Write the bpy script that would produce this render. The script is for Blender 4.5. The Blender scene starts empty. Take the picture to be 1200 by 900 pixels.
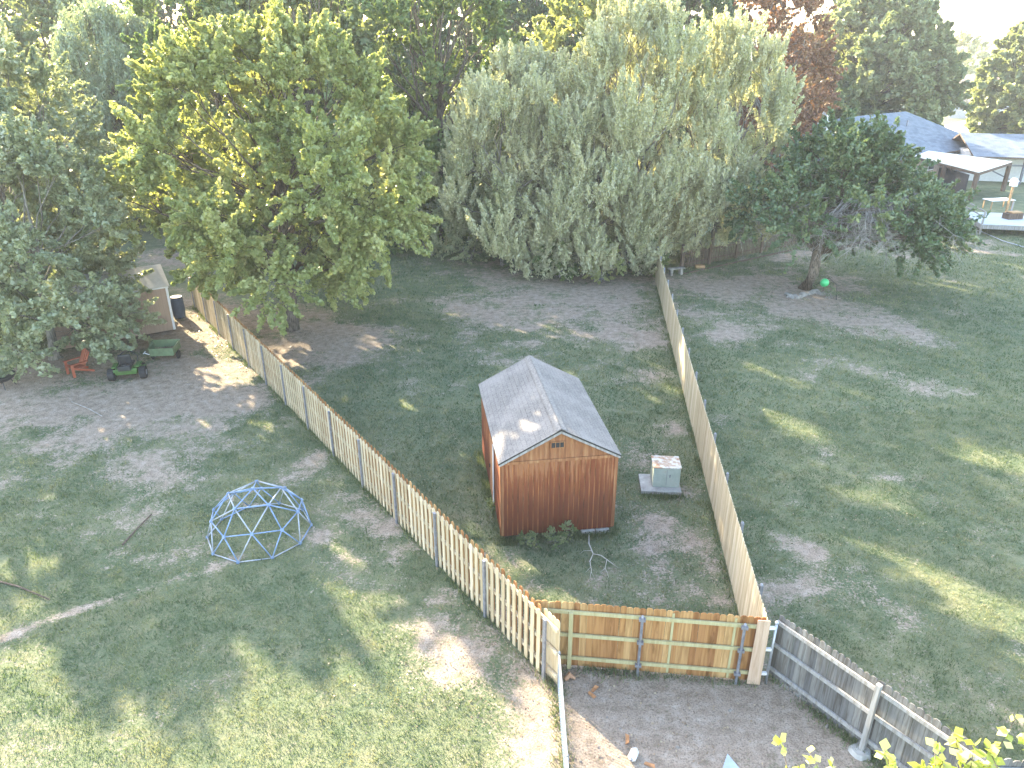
import bpy, math, random
import numpy as np
from mathutils import Vector, Matrix
random.seed(7)
RNG = np.random.default_rng(11)
R = math.radians
scene = bpy.context.scene
COL = scene.collection

# ------------------------------------------------------------------ camera model (drone, 13 m above the lawn)
CF, CP, CH = 870.0, R(24.4), 13.0
cs, cc = math.sin(CP), math.cos(CP)
def G(x, y, Z=0.0):
    """ground position in metres of a point surveyed on the 1200x900 photograph"""
    u = (x-600)/CF; v = (y-450)/CF; z = (CH-Z)/(cs+cc*v)
    return (u*z, z*(cc-cs*v))

# ------------------------------------------------------------------ helpers
class MB:
    def __init__(s): s.v = []; s.f = []; s.m = []
    def add(s, vs, fs, mi=0):
        b = len(s.v); s.v += [tuple(p) for p in vs]; s.f += [tuple(b+i for i in f) for f in fs]; s.m += [mi]*len(fs)
    def box(s, c, d, rz=0, mi=0, M=None):
        x, y, z = [q/2 for q in d]
        P = [Vector((a*x, b*y, e*z)) for e in (-1, 1) for b in (-1, 1) for a in (-1, 1)]
        T = Matrix.Translation(c) @ (M if M is not None else Matrix.Rotation(rz, 4, 'Z'))
        s.add([T @ p for p in P], [(0, 2, 3, 1), (4, 5, 7, 6), (0, 1, 5, 4), (2, 6, 7, 3), (1, 3, 7, 5), (0, 4, 6, 2)], mi)
    def bar(s, a, b, w, h, mi=0, up=(0, 0, 1)):
        a = Vector(a); b = Vector(b); d = b-a; L = d.length; d.normalize()
        u = Vector(up); x = d.cross(u)
        if x.length < 1e-4: x = d.cross(Vector((0, 1, 0)))
        x.normalize(); y = x.cross(d).normalized()
        P = [p + x*(i*w/2) + y*(j*h/2) for p in (a, b) for j in (-1, 1) for i in (-1, 1)]
        s.add(P, [(0, 2, 3, 1), (4, 5, 7, 6), (0, 1, 5, 4), (2, 6, 7, 3), (1, 3, 7, 5), (0, 4, 6, 2)], mi)
    def tube(s, pts, rad, n=7, mi=0, cap=True):
        pts = [Vector(p) for p in pts]
        if not hasattr(rad, '__len__'): rad = [rad]*len(pts)
        b = len(s.v)
        for i, p in enumerate(pts):
            d = (pts[min(i+1, len(pts)-1)] - pts[max(i-1, 0)]).normalized()
            x = d.cross(Vector((0.13, 0.21, 1)) if abs(d.z) < .95 else Vector((1, 0, 0))).normalized(); y = d.cross(x)
            for k in range(n):
                t = 2*math.pi*k/n; s.v.append(tuple(p + (x*math.cos(t)+y*math.sin(t))*rad[i]))
        for i in range(len(pts)-1):
            for k in range(n):
                s.f.append((b+i*n+k, b+i*n+(k+1) % n, b+(i+1)*n+(k+1) % n, b+(i+1)*n+k)); s.m.append(mi)
        if cap:
            s.f.append(tuple(b+k for k in reversed(range(n)))); s.m.append(mi)
            s.f.append(tuple(b+(len(pts)-1)*n+k for k in range(n))); s.m.append(mi)
    def build(s, name, mats, parent=None, bevel=0, smooth=False):
        me = bpy.data.meshes.new(name); me.from_pydata(s.v, [], s.f)
        if not isinstance(mats, (list, tuple)): mats = [mats]
        for m in mats: me.materials.append(m)
        if len(mats) > 1: me.polygons.foreach_set('material_index', s.m)
        if smooth: me.polygons.foreach_set('use_smooth', [True]*len(me.polygons))
        me.update()
        o = bpy.data.objects.new(name, me); COL.objects.link(o); o.parent = parent
        if bevel:
            bv = o.modifiers.new('bevel', 'BEVEL'); bv.width = bevel; bv.segments = 2; bv.limit_method = 'ANGLE'
        return o
def tag(o, label=None, cat=None, group=None, kind=None):
    if label: o['label'] = label
    if cat: o['category'] = cat
    if group: o['group'] = group
    if kind: o['kind'] = kind
    return o
def thing(name, loc, rz=0, label=None, cat=None, group=None):
    o = bpy.data.objects.new(name, None); COL.objects.link(o); o.location = loc; o.rotation_euler = (0, 0, rz)
    return tag(o, label, cat, group)
def npmesh(name, V, F, mat, parent=None, attr=None):
    """V (n,3) verts, F (m,k) faces all of size k"""
    me = bpy.data.meshes.new(name); n, k = F.shape
    me.vertices.add(len(V)); me.vertices.foreach_set('co', np.ascontiguousarray(V, dtype=np.float32).ravel())
    me.loops.add(n*k); me.loops.foreach_set('vertex_index', np.ascontiguousarray(F, dtype=np.int32).ravel())
    me.polygons.add(n); me.polygons.foreach_set('loop_start', np.arange(0, n*k, k, dtype=np.int32))
    me.update(calc_edges=True)
    if attr:
        for nm, (dom, val) in attr.items():
            a = me.attributes.new(nm, 'FLOAT', dom); a.data.foreach_set('value', np.ascontiguousarray(val, dtype=np.float32))
    me.materials.append(mat); me.validate()
    o = bpy.data.objects.new(name, me); COL.objects.link(o); o.parent = parent
    return o

# ------------------------------------------------------------------ materials
def newmat(name):
    m = bpy.data.materials.new(name); m.use_nodes = True; nt = m.node_tree
    return m, nt, nt.nodes['Principled BSDF']
def N(nt, t, **kw):
    n = nt.nodes.new(t)
    for k, v in kw.items():
        if k == 'inp':
            for a, b in v.items():
                if hasattr(b, 'is_output') or b.__class__.__name__.startswith('NodeSocket'): nt.links.new(b, n.inputs[a])
                else: n.inputs[a].default_value = b
        else: setattr(n, k, v)
    return n
def c4(c): return (c[0], c[1], c[2], 1)
def ramp(nt, fac, stops):
    r = N(nt, 'ShaderNodeValToRGB', inp={'Fac': fac}); e = r.color_ramp.elements
    while len(e) < len(stops): e.new(0.5)
    for i, (p, c) in enumerate(stops): e[i].position = p; e[i].color = c4(c)
    return r.outputs['Color']
def mixc(nt, f, a, b, mode='MIX'):
    n = N(nt, 'ShaderNodeMix', data_type='RGBA', blend_type=mode)
    for s, v in ((0, f), (6, a), (7, b)):
        if v.__class__.__name__.startswith('NodeSocket'): nt.links.new(v, n.inputs[s])
        else: n.inputs[s].default_value = v if s == 0 else c4(v)
    return n.outputs[2]
def mth(nt, op, a, b=0.0, clamp=False):
    n = N(nt, 'ShaderNodeMath', operation=op, use_clamp=clamp)
    for i, v in enumerate((a, b)):
        if v.__class__.__name__.startswith('NodeSocket'): nt.links.new(v, n.inputs[i])
        else: n.inputs[i].default_value = v
    return n.outputs[0]
def noise(nt, scale, detail=4, vec=None, rough=.55, dist=0):
    n = N(nt, 'ShaderNodeTexNoise', inp={'Scale': scale, 'Detail': detail, 'Roughness': rough, 'Distortion': dist})
    if vec is not None: nt.links.new(vec, n.inputs['Vector'])
    return n.outputs['Fac']
def objvec(nt, sc=(1, 1, 1)):
    t = N(nt, 'ShaderNodeTexCoord'); m = N(nt, 'ShaderNodeMapping', inp={'Vector': t.outputs['Object']}); m.inputs['Scale'].default_value = sc
    return m.outputs[0]
def bump(nt, b, h, strength=.3, dist=.02):
    n = N(nt, 'ShaderNodeBump', inp={'Strength': strength, 'Distance': dist, 'Height': h}); nt.links.new(n.outputs[0], b.inputs['Normal'])
def simple(name, col, rough=.7, metal=0, var=.15, sc=6, spec=.3, stretch=(1, 1, 1), bmp=.15):
    m, nt, b = newmat(name); v = objvec(nt, stretch); f = noise(nt, sc, 5, v)
    d = [max(0, q*(1-var*1.6)) for q in col]; l = [min(1, q*(1+var)) for q in col]
    nt.links.new(ramp(nt, f, [(.3, d), (.7, l)]), b.inputs['Base Color'])
    b.inputs['Roughness'].default_value = rough; b.inputs['Metallic'].default_value = metal; b.inputs['Specular IOR Level'].default_value = spec
    if bmp: bump(nt, b, noise(nt, sc*4, 4, v), bmp, .01)
    return m
def wood(name, ca, cb, cc_, grey=0, sc=1.0, bd=(.8, .55)):
    """boards: tone varies per loose board, grain runs along z, knots and stains"""
    m, nt, b = newmat(name)
    geo = N(nt, 'ShaderNodeNewGeometry'); isl = geo.outputs['Random Per Island']
    v = objvec(nt, (14*sc, 14*sc, .9*sc)); vk = objvec(nt, (5, 5, 1.3))
    vm = N(nt, 'ShaderNodeVectorMath', operation='ADD', inp={0: v}); 
    cx = N(nt, 'ShaderNodeCombineXYZ', inp={'Z': mth(nt, 'MULTIPLY', isl, 37.0), 'X': mth(nt, 'MULTIPLY', isl, 11.0)}); nt.links.new(cx.outputs[0], vm.inputs[1])
    g = noise(nt, 1.0, 6, vm.outputs[0], .6, .6)
    base = ramp(nt, isl, [(0, ca), (.55, cb), (1, cc_)])
    dark = mixc(nt, 1.0, base, (bd[0], bd[0]*.93, bd[0]*.86), 'MULTIPLY')
    c = mixc(nt, ramp(nt, g, [(.42, (0, 0, 0)), (.62, (1, 1, 1))]), base, dark)
    k = noise(nt, 1.0, 3, vk)
    c = mixc(nt, ramp(nt, k, [(.60, (0, 0, 0)), (.74, (1, 1, 1))]), c, mixc(nt, 1.0, base, (bd[1], bd[1]*.9, bd[1]*.8), 'MULTIPLY'))
    nt.links.new(c, b.inputs['Base Color']); b.inputs['Roughness'].default_value = .8; b.inputs['Specular IOR Level'].default_value = .2
    bump(nt, b, g, .35, .004)
    return m
def leafmat(name, a, b_, c_, trans=.4, rough=.55, spec=.35, tcol=1.3):
    m, nt, b = newmat(name)
    t = N(nt, 'ShaderNodeAttribute', attribute_name='tint')
    col = ramp(nt, t.outputs['Fac'], [(0, a), (.5, b_), (1, c_)])
    nt.links.new(col, b.inputs['Base Color']); b.inputs['Roughness'].default_value = rough*.8; b.inputs['Specular IOR Level'].default_value = min(1, spec*1.9)
    tr = N(nt, 'ShaderNodeBsdfTranslucent'); nt.links.new(mixc(nt, 1.0, col, (tcol*1.05, tcol, tcol*.55), 'MULTIPLY'), tr.inputs['Color'])
    mx = N(nt, 'ShaderNodeMixShader', inp={0: trans}); nt.links.new(b.outputs[0], mx.inputs[1]); nt.links.new(tr.outputs[0], mx.inputs[2])
    out = nt.nodes['Material Output']; nt.links.new(mx.outputs[0], out.inputs['Surface'])
    return m

M = {}
M['bark'] = simple('bark', (.16, .13, .105), .95, sc=5, var=.45, stretch=(3, 3, .6), bmp=.6)
M['bark_pale'] = simple('pale_bark', (.27, .25, .22), .9, sc=5, var=.4, stretch=(3, 3, .6), bmp=.5)
M['twig'] = simple('bare_twig', (.34, .32, .30), .9, sc=8, var=.3)
M['leaf_maple'] = leafmat('maple_leaf', (.22,.27,.10), (.34,.38,.16), (.52,.52,.26), .42)
M['leaf_grey'] = leafmat('grey_green_leaf', (.21,.26,.16), (.32,.36,.23), (.47,.49,.34), .35, spec=.5)
M['leaf_olive'] = leafmat('olive_leaf', (.38,.41,.27), (.52,.53,.39), (.64,.63,.49), .42, spec=.4)
M['leaf_weep'] = leafmat('weeping_leaf', (.18,.24,.17), (.26,.32,.22), (.34,.40,.27), .35)
M['leaf_green'] = leafmat('green_leaf', (.11,.18,.07), (.19,.26,.10), (.34,.39,.16), .4)
M['leaf_dark'] = leafmat('dark_leaf', (.07,.125,.06), (.11,.17,.085), (.18,.24,.11), .32)
M['leaf_oak'] = leafmat('oak_leaf', (.15,.20,.10), (.25,.30,.155), (.42,.45,.27), .35)
M['leaf_red'] = leafmat('russet_leaf', (.20, .09, .05), (.28, .14, .08), (.34, .22, .12), .35)
M['leaf_apple'] = leafmat('fruit_tree_leaf', (.07,.13,.06), (.11,.18,.085), (.26,.30,.13), .3, spec=.45)
M['leaf_lime'] = leafmat('lime_leaf', (.25, .33, .06), (.38, .43, .12), (.58, .57, .36), .42)
M['weed'] = leafmat('weed_leaf', (.14, .21, .08), (.24, .30, .13), (.42, .42, .26), .3)
M['cedar'] = wood('new_cedar', (.30, .135, .055), (.42, .22, .09), (.55, .35, .165), bd=(.68, .42))
M['pine_pale'] = wood('pale_pine', (.48, .35, .22), (.58, .45, .29), (.64, .53, .37), bd=(.84, .7))
M['pine_side'] = wood('bleached_pine', (.43, .355, .24), (.54, .46, .325), (.64, .56, .42), bd=(.80, .66))
M['pink_board'] = wood('pinkish_board', (.48, .33, .24), (.54, .39, .29), (.60, .45, .34), bd=(.82, .66))
M['treated'] = wood('treated_rail', (.38, .36, .20), (.44, .41, .24), (.48, .45, .28), bd=(.85, .7))
M['rail_pale'] = wood('pale_rail', (.50, .41, .28), (.58, .48, .34), (.62, .53, .39), bd=(.85, .7))
M['weathered'] = wood('weathered_grey_board', (.11, .11, .115), (.18, .18, .18), (.25, .245, .235), bd=(.55, .45))
M['weathered_rail'] = wood('weathered_rail', (.26, .26, .265), (.33, .33, .33), (.39, .38, .37), bd=(.7, .6))
M['dark_wood'] = wood('dark_old_wood', (.10, .075, .06), (.15, .11, .09), (.20, .16, .13), bd=(.6, .5))
M['galv'] = simple('galvanised_steel', (.42, .45, .50), .42, .6, var=.12, sc=9, spec=.5, bmp=0)
M['galv_dull'] = simple('dull_steel_post', (.26, .27, .31), .5, .45, var=.2, sc=9, spec=.5, bmp=0)
M['white'] = simple('white_paint', (.72, .73, .74), .6, var=.06, sc=4)
M['black'] = simple('black_plastic', (.025, .027, .03), .5, var=.3, sc=4, spec=.5)
M['rubber'] = simple('tyre_rubber', (.03, .03, .032), .85, var=.3, sc=8)
M['concrete'] = simple('concrete', (.40, .39, .37), .9, var=.2, sc=5, bmp=.3)
M['rock'] = simple('pale_rock', (.30, .285, .265), .95, var=.3, sc=3, bmp=.6)
M['pebble'] = simple('pebble', (.30, .27, .24), .95, var=.3, sc=9)
M['green_paint'] = simple('green_paint', (.05, .13, .03), .45, var=.2, sc=5, spec=.5)
M['cart_green'] = simple('faded_green_plastic', (.12, .175, .095), .55, var=.18, sc=5)
M['red_paint'] = simple('red_chair_plastic', (.34, .09, .05), .55, var=.15, sc=6)
M['blue_tube'] = simple('light_blue_powder_coat', (.20, .30, .47), .35, .1, var=.12, sc=12, spec=.5, bmp=0)
M['pale_tube'] = simple('grey_powder_coat', (.38, .41, .46), .35, .2, var=.12, sc=12, spec=.5, bmp=0)
M['bgreen'] = simple('bright_green_plastic', (.03, .55, .20), .35, var=.08, sc=5, spec=.5)
M['beige'] = simple('beige_siding', (.40, .29, .225), .8, var=.06, sc=2, stretch=(6, 6, .5))
M['glass'] = simple('dark_glass', (.03, .035, .04), .1, var=.1, spec=.6, bmp=0)
M['tan_wood'] = simple('tan_wood', (.45, .28, .15), .8, var=.2, sc=5)
M['mulch'] = simple('red_mulch', (.20, .11, .075), .95, var=.4, sc=14, bmp=.7)

def shingles(name, ca, cb, cc_, course=.14, wid=.28):
    m, nt, b = newmat(name)
    t = N(nt, 'ShaderNodeTexCoord'); uv = N(nt, 'ShaderNodeUVMap')
    br = N(nt, 'ShaderNodeTexBrick', offset=.5, inp={'Vector': uv.outputs[0], 'Scale': 1.0, 'Brick Width': wid, 'Row Height': course, 'Mortar Size': .008, 'Mortar Smooth': .3, 'Bias': 0.0,
        'Color1': c4(ca), 'Color2': c4(cb), 'Mortar': c4([q*.45 for q in ca])})
    n1 = noise(nt, 26, 4, t.outputs['Object']); n2 = noise(nt, .9, 4, t.outputs['Object'])
    c = mixc(nt, ramp(nt, n1, [(.4, (0, 0, 0)), (.65, (1, 1, 1))]), br.outputs['Color'], cc_)
    c = mixc(nt, mth(nt, 'MULTIPLY', ramp(nt, n2, [(.42, (0, 0, 0)), (.7, (1, 1, 1))]), .45), c, [q*1.45 for q in cc_])
    nt.links.new(c, b.inputs['Base Color']); b.inputs['Roughness'].default_value = .92; b.inputs['Specular IOR Level'].default_value = .2
    bump(nt, b, br.outputs['Fac'], .5, -.01)
    return m
M['shingle_tan'] = shingles('tan_grey_shingles', (.15, .14, .135), (.20, .185, .175), (.25, .23, .215))
M['shingle_blue'] = shingles('blue_grey_shingles', (.10, .125, .16), (.205, .24, .275), (.165, .195, .23), .32, .6)
M['shingle_brown'] = shingles('brown_shingles', (.35, .23, .16), (.45, .32, .22), (.40, .28, .2), .2, .4)

def stained():
    m, nt, b = newmat('red_stained_siding')
    v = objvec(nt, (9, 9, .55)); v2 = objvec(nt, (1, 1, 1)); geo = N(nt, 'ShaderNodeNewGeometry')
    vm = N(nt, 'ShaderNodeVectorMath', operation='ADD', inp={0: v})
    cx = N(nt, 'ShaderNodeCombineXYZ', inp={'X': mth(nt, 'MULTIPLY', geo.outputs['Random Per Island'], 23.0)}); nt.links.new(cx.outputs[0], vm.inputs[1])
    g = noise(nt, 1.1, 6, vm.outputs[0], .65)
    big = noise(nt, .9, 4, v2)
    sp = N(nt, 'ShaderNodeSeparateXYZ', inp={0: v2})
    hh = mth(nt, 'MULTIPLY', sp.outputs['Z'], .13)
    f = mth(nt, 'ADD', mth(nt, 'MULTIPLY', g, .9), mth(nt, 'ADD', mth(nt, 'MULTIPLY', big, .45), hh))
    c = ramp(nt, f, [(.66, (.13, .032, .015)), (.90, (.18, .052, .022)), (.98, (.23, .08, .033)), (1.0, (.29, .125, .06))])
    nt.links.new(c, b.inputs['Base Color']); b.inputs['Roughness'].default_value = .75; b.inputs['Specular IOR Level'].default_value = .25
    bump(nt, b, g, .4, .006)
    return m
M['stain'] = stained()
def stain_up():
    m, nt, b = newmat('orange_brown_siding')
    v = objvec(nt, (9, 9, .6)); g = noise(nt, 1.1, 6, v, .65)
    nt.links.new(ramp(nt, g, [(.3, (.16, .055, .022)), (.5, (.27, .11, .045)), (.72, (.42, .23, .11))]), b.inputs['Base Color']); b.inputs['Roughness'].default_value = .8
    bump(nt, b, g, .4, .006); return m
M['stain_up'] = stain_up()
M['stain_line'] = simple('worn_groove_wood', (.30, .125, .05), .85, sc=1.6, var=.55, stretch=(2, 2, .7), bmp=0)

# ------------------------------------------------------------------ ground attributes: bare soil and dry grass where they lie
SOIL = []   # (X, Y, rx, ry, strength)
def soil(px, py, r, s=1.0, ry=None):
    X, Y = G(px, py); SOIL.append((X, Y, r, ry or r, s))
for a in [(340, 395, 3.2, 1.1), (300, 372, 3, 1.0), (380, 410, 2.4, .7), (420, 395, 2.6, .6), (230, 395, 3.0, 1.2), (215, 365, 3, 1.2), (180, 440, 2.6, 1.1), (130, 455, 2.6, 1.1), (70, 440, 3.0, 1.2),
          (230, 440, 2.4, 1.0), (20, 445, 3, 1.0), (190, 480, 1.8, .6), (255, 485, 1.6, .7), (150, 500, 1.5, .5), (30, 475, 2.0, .6), (60, 515, 1.6, .55), (290, 470, 1.5, .6), (215, 545, 1.3, .6),
          (335, 495, 1.0, .8), (360, 545, .8, .7), (430, 612, .6, .9), (452, 618, .5, .8), (466, 655, .5, .7), (372, 628, .5, .9), (225, 645, .9, .7), (300, 590, .5, .5),
          (505, 735, .75, 1.0), (540, 760, .8, 1.0), (525, 790, .6, .9), (575, 725, .6, .7), (610, 790, .7, .9), (560, 815, .5, .7), (630, 815, .5, .9), (450, 690, .5, .5), (520, 700, .5, .7),
          (600, 375, 3.0, .9), (660, 365, 3.2, 1.0), (720, 370, 3.0, 1.0), (560, 320, 2.6, .9), (610, 345, 2.5, .9), (760, 400, 1.6, .8), (570, 300, 3, .8), (690, 335, 3, 1.1), (540, 360, 1.8, .5),
          (770, 440, .9, .8), (785, 500, .7, .7), (800, 570, .6, .6), (770, 610, .5, .7), (760, 640, .55, .8), (775, 665, .5, .9), (820, 640, .5, .9), (835, 665, .5, 1.0), (800, 690, .55, .9), (770, 700, .5, .8), (845, 700, .45, 1.0),
          (690, 830, 1.2, 1.5), (760, 850, 1.3, 1.5), (830, 800, 1.2, 1.3), (900, 830, 1.2, 1.4), (700, 890, 1.2, 1.4), (800, 890, 1.2, 1.1), (950, 880, 1.0, 1.2), (750, 800, .9, 1.4), (690, 790, .6, 1.1), (880, 890, .8, .8), (650, 870, .25, .8), (760, 920, 2, 1.2),
          (845, 340, 3.0, 1.1), (900, 330, 3.0, 1.0), (960, 355, 2.2, 1.0), (1010, 375, 2.2, .8), (1060, 390, 1.8, .5), (850, 385, 1.8, .7), (920, 365, 1.8, .8), (800, 330, 2, 1.0), (900, 300, 3.0, .9), (980, 330, 2, .6),
          (815, 365, 1.2, .9), (865, 410, 1.2, .5), (1060, 300, 2.0, .5), (1140, 285, 2.5, .7), (945, 445, .7, .8), (940, 640, .45, .8), (955, 648, .4, .8), (915, 630, .35, .7), (925, 590, .4, .6), (890, 520, .8, .4), (1010, 340, 1.5, .5),
          (1050, 560, .8, .35), (960, 520, .8, .3), (880, 450, 1.0, .4), (1080, 745, .5, .3), (110, 480, 3, .5), (200, 520, 2.2, .45), (270, 520, 2, .5), (320, 545, 1.6, .5), (60, 560, 2, .3), (160, 590, 1.6, .35), (390, 590, 1.1, .5), (300, 640, .9, .4), (400, 650, 1.0, .35), (480, 690, 1.0, .4), (600, 850, .8, .35), (420, 760, .9, .25), (640, 420, 2, .35), (720, 440, 1.6, .4), (500, 440, 1.6, .3), (760, 540, .9, .4), (790, 620, .8, .4), (730, 680, .9, .4), (880, 560, 1.5, .3), (1000, 440, 2.5, .3), (900, 700, 1.2, .25), (1000, 700, 1.5, .2),
          (500, 180, 5, .8), (400, 280, 5, .9), (250, 300, 5, .9), (850, 250, 5, .8), (700, 240, 7, 1.0)]:
    soil(a[0], a[1], a[2], a[3])
for (a, b_) in (((-10, 752), (90, 716)), ((90, 716), (170, 690)), ((170, 690), (250, 664)), ((250, 664), (345, 628))):
    A, B = G(*a), G(*b_)
    for t in np.linspace(0, 1, 12): SOIL.append((A[0]+(B[0]-A[0])*t, A[1]+(B[1]-A[1])*t, .17, .17, .5 if a[0] < 150 else .28))
for (a, b_) in (((805, 330), (925, 300)), ((925, 300), (1000, 290)), ((1120, 292), (1200, 300))):
    A, B = G(*a), G(*b_)
    for t in np.linspace(0, 1, 14): SOIL.append((A[0]+(B[0]-A[0])*t, A[1]+(B[1]-A[1])*t, .5, .5, .35))
SO = np.array(SOIL)
_t = np.random.default_rng(5).random((64, 64))
def vnoise(x, y, s):
    x = x*s; y = y*s; i = np.floor(x).astype(int); j = np.floor(y).astype(int); u = x-i; w = y-j; u = u*u*(3-2*u); w = w*w*(3-2*w)
    a = _t[i % 64, j % 64]; b = _t[(i+1) % 64, j % 64]; c = _t[i % 64, (j+1) % 64]; d = _t[(i+1) % 64, (j+1) % 64]
    return a*(1-u)*(1-w)+b*u*(1-w)+c*(1-u)*w+d*u*w
def soil_at(X, Y):
    X = np.asarray(X, float); Y = np.asarray(Y, float); s = np.zeros_like(X)
    for (a, b, rx, ry, st) in SO: s += st*np.exp(-((X-a)/rx)**2-((Y-b)/ry)**2)
    s = 1.25*(1-np.exp(-s))
    n = vnoise(X, Y, .9)*.5+vnoise(X+9, Y+4, 2.3)*.3+vnoise(X+2, Y+7, 5.1)*.2
    n0 = vnoise(X+31, Y+14, .33)
    return np.clip(s*.92+(n-.5)*1.35+(n0-.58)*.55, 0, 1)
def zg(X, Y):
    X = np.asarray(X, float); Y = np.asarray(Y, float)
    return (vnoise(X+3, Y+8, .5)-.5)*.05+(vnoise(X, Y, 2.1)-.5)*.02
def ground():
    def axis(lo, hi, st, a, b):
        c = list(np.arange(lo, hi, st)); o = lo; d = st*2; L = []
        while o > a: o -= d; L.append(o); d *= 1.35
        o = hi; d = st*2; H = []
        while o < b: o += d; H.append(o); d *= 1.35
        return np.array(L[::-1]+c+H)
    xs = axis(-32, 42, .22, -4000, 4000); ys = axis(3, 60, .22, -400, 6000)
    X, Y = np.meshgrid(xs, ys); ny, nx = X.shape
    far = (np.abs(X) < 60) & (Y < 90)
    s = soil_at(X.ravel(), Y.ravel()); s = np.where(far.ravel(), s, .25)
    Z = np.where(far.ravel(), zg(X.ravel(), Y.ravel()), 0)
    V = np.stack([X.ravel(), Y.ravel(), Z-.004], 1)
    i = np.arange(nx-1); j = np.arange(ny-1); I, J = np.meshgrid(i, j); b = (J*nx+I).ravel()
    F = np.stack([b, b+1, b+nx+1, b+nx], 1)
    m, nt, bs = newmat('lawn_and_soil')
    v = objvec(nt); at = N(nt, 'ShaderNodeAttribute', attribute_name='soil').outputs['Fac']
    n1 = noise(nt, 3.2, 8, v, .65); n2 = noise(nt, 14, 6, v, .7); n3 = noise(nt, .35, 4, v); n4 = noise(nt, 26, 5, v, .75)
    f = mth(nt, 'ADD', at, mth(nt, 'ADD', mth(nt, 'MULTIPLY', mth(nt, 'SUBTRACT', n1, .5), 1.3), mth(nt, 'MULTIPLY', mth(nt, 'SUBTRACT', n2, .5), 2.4)))
    mask = ramp(nt, f, [(.34, (0, 0, 0)), (.52, (.5, .5, .5)), (.70, (1, 1, 1))])
    gr = ramp(nt, n2, [(.28, (.07, .102, .055)), (.5, (.122, .155, .09)), (.72, (.195, .208, .135))])
    gr = mixc(nt, ramp(nt, n3, [(.4, (0, 0, 0)), (.65, (1, 1, 1))]), gr, (.17, .19, .11))
    n5 = noise(nt, 1.3, 7, v, .7); gr = mixc(nt, ramp(nt, n5, [(.5, (0, 0, 0)), (.72, (.75, .75, .75))]), gr, (.26, .24, .15)); gr = mixc(nt, ramp(nt, n5, [(.30, (.6, .6, .6)), (.46, (0, 0, 0))]), gr, (.055, .10, .05))
    so = ramp(nt, n1, [(.3, (.22, .17, .13)), (.5, (.34, .272, .218)), (.72, (.45, .385, .325))])
    so = mixc(nt, ramp(nt, n4, [(.50, (0, 0, 0)), (.62, (.85, .85, .85))]), so, (.15, .125, .095)); so = mixc(nt, ramp(nt, n4, [(.30, (.8, .8, .8)), (.42, (0, 0, 0))]), so, (.50, .44, .37))
    nt.links.new(mixc(nt, mask, gr, so), bs.inputs['Base Color']); bs.inputs['Roughness'].default_value = .95; bs.inputs['Specular IOR Level'].default_value = .1
    bump(nt, bs, mth(nt, 'ADD', n2, mth(nt, 'MULTIPLY', n4, .6)), .8, .05)
    o = npmesh('ground', V, F, m, attr={'soil': ('POINT', s)})
    for p in o.data.polygons: pass
    tag(o, kind='structure', label='lawn with bare soil patches spreading over all the yards')
ground()

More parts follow.
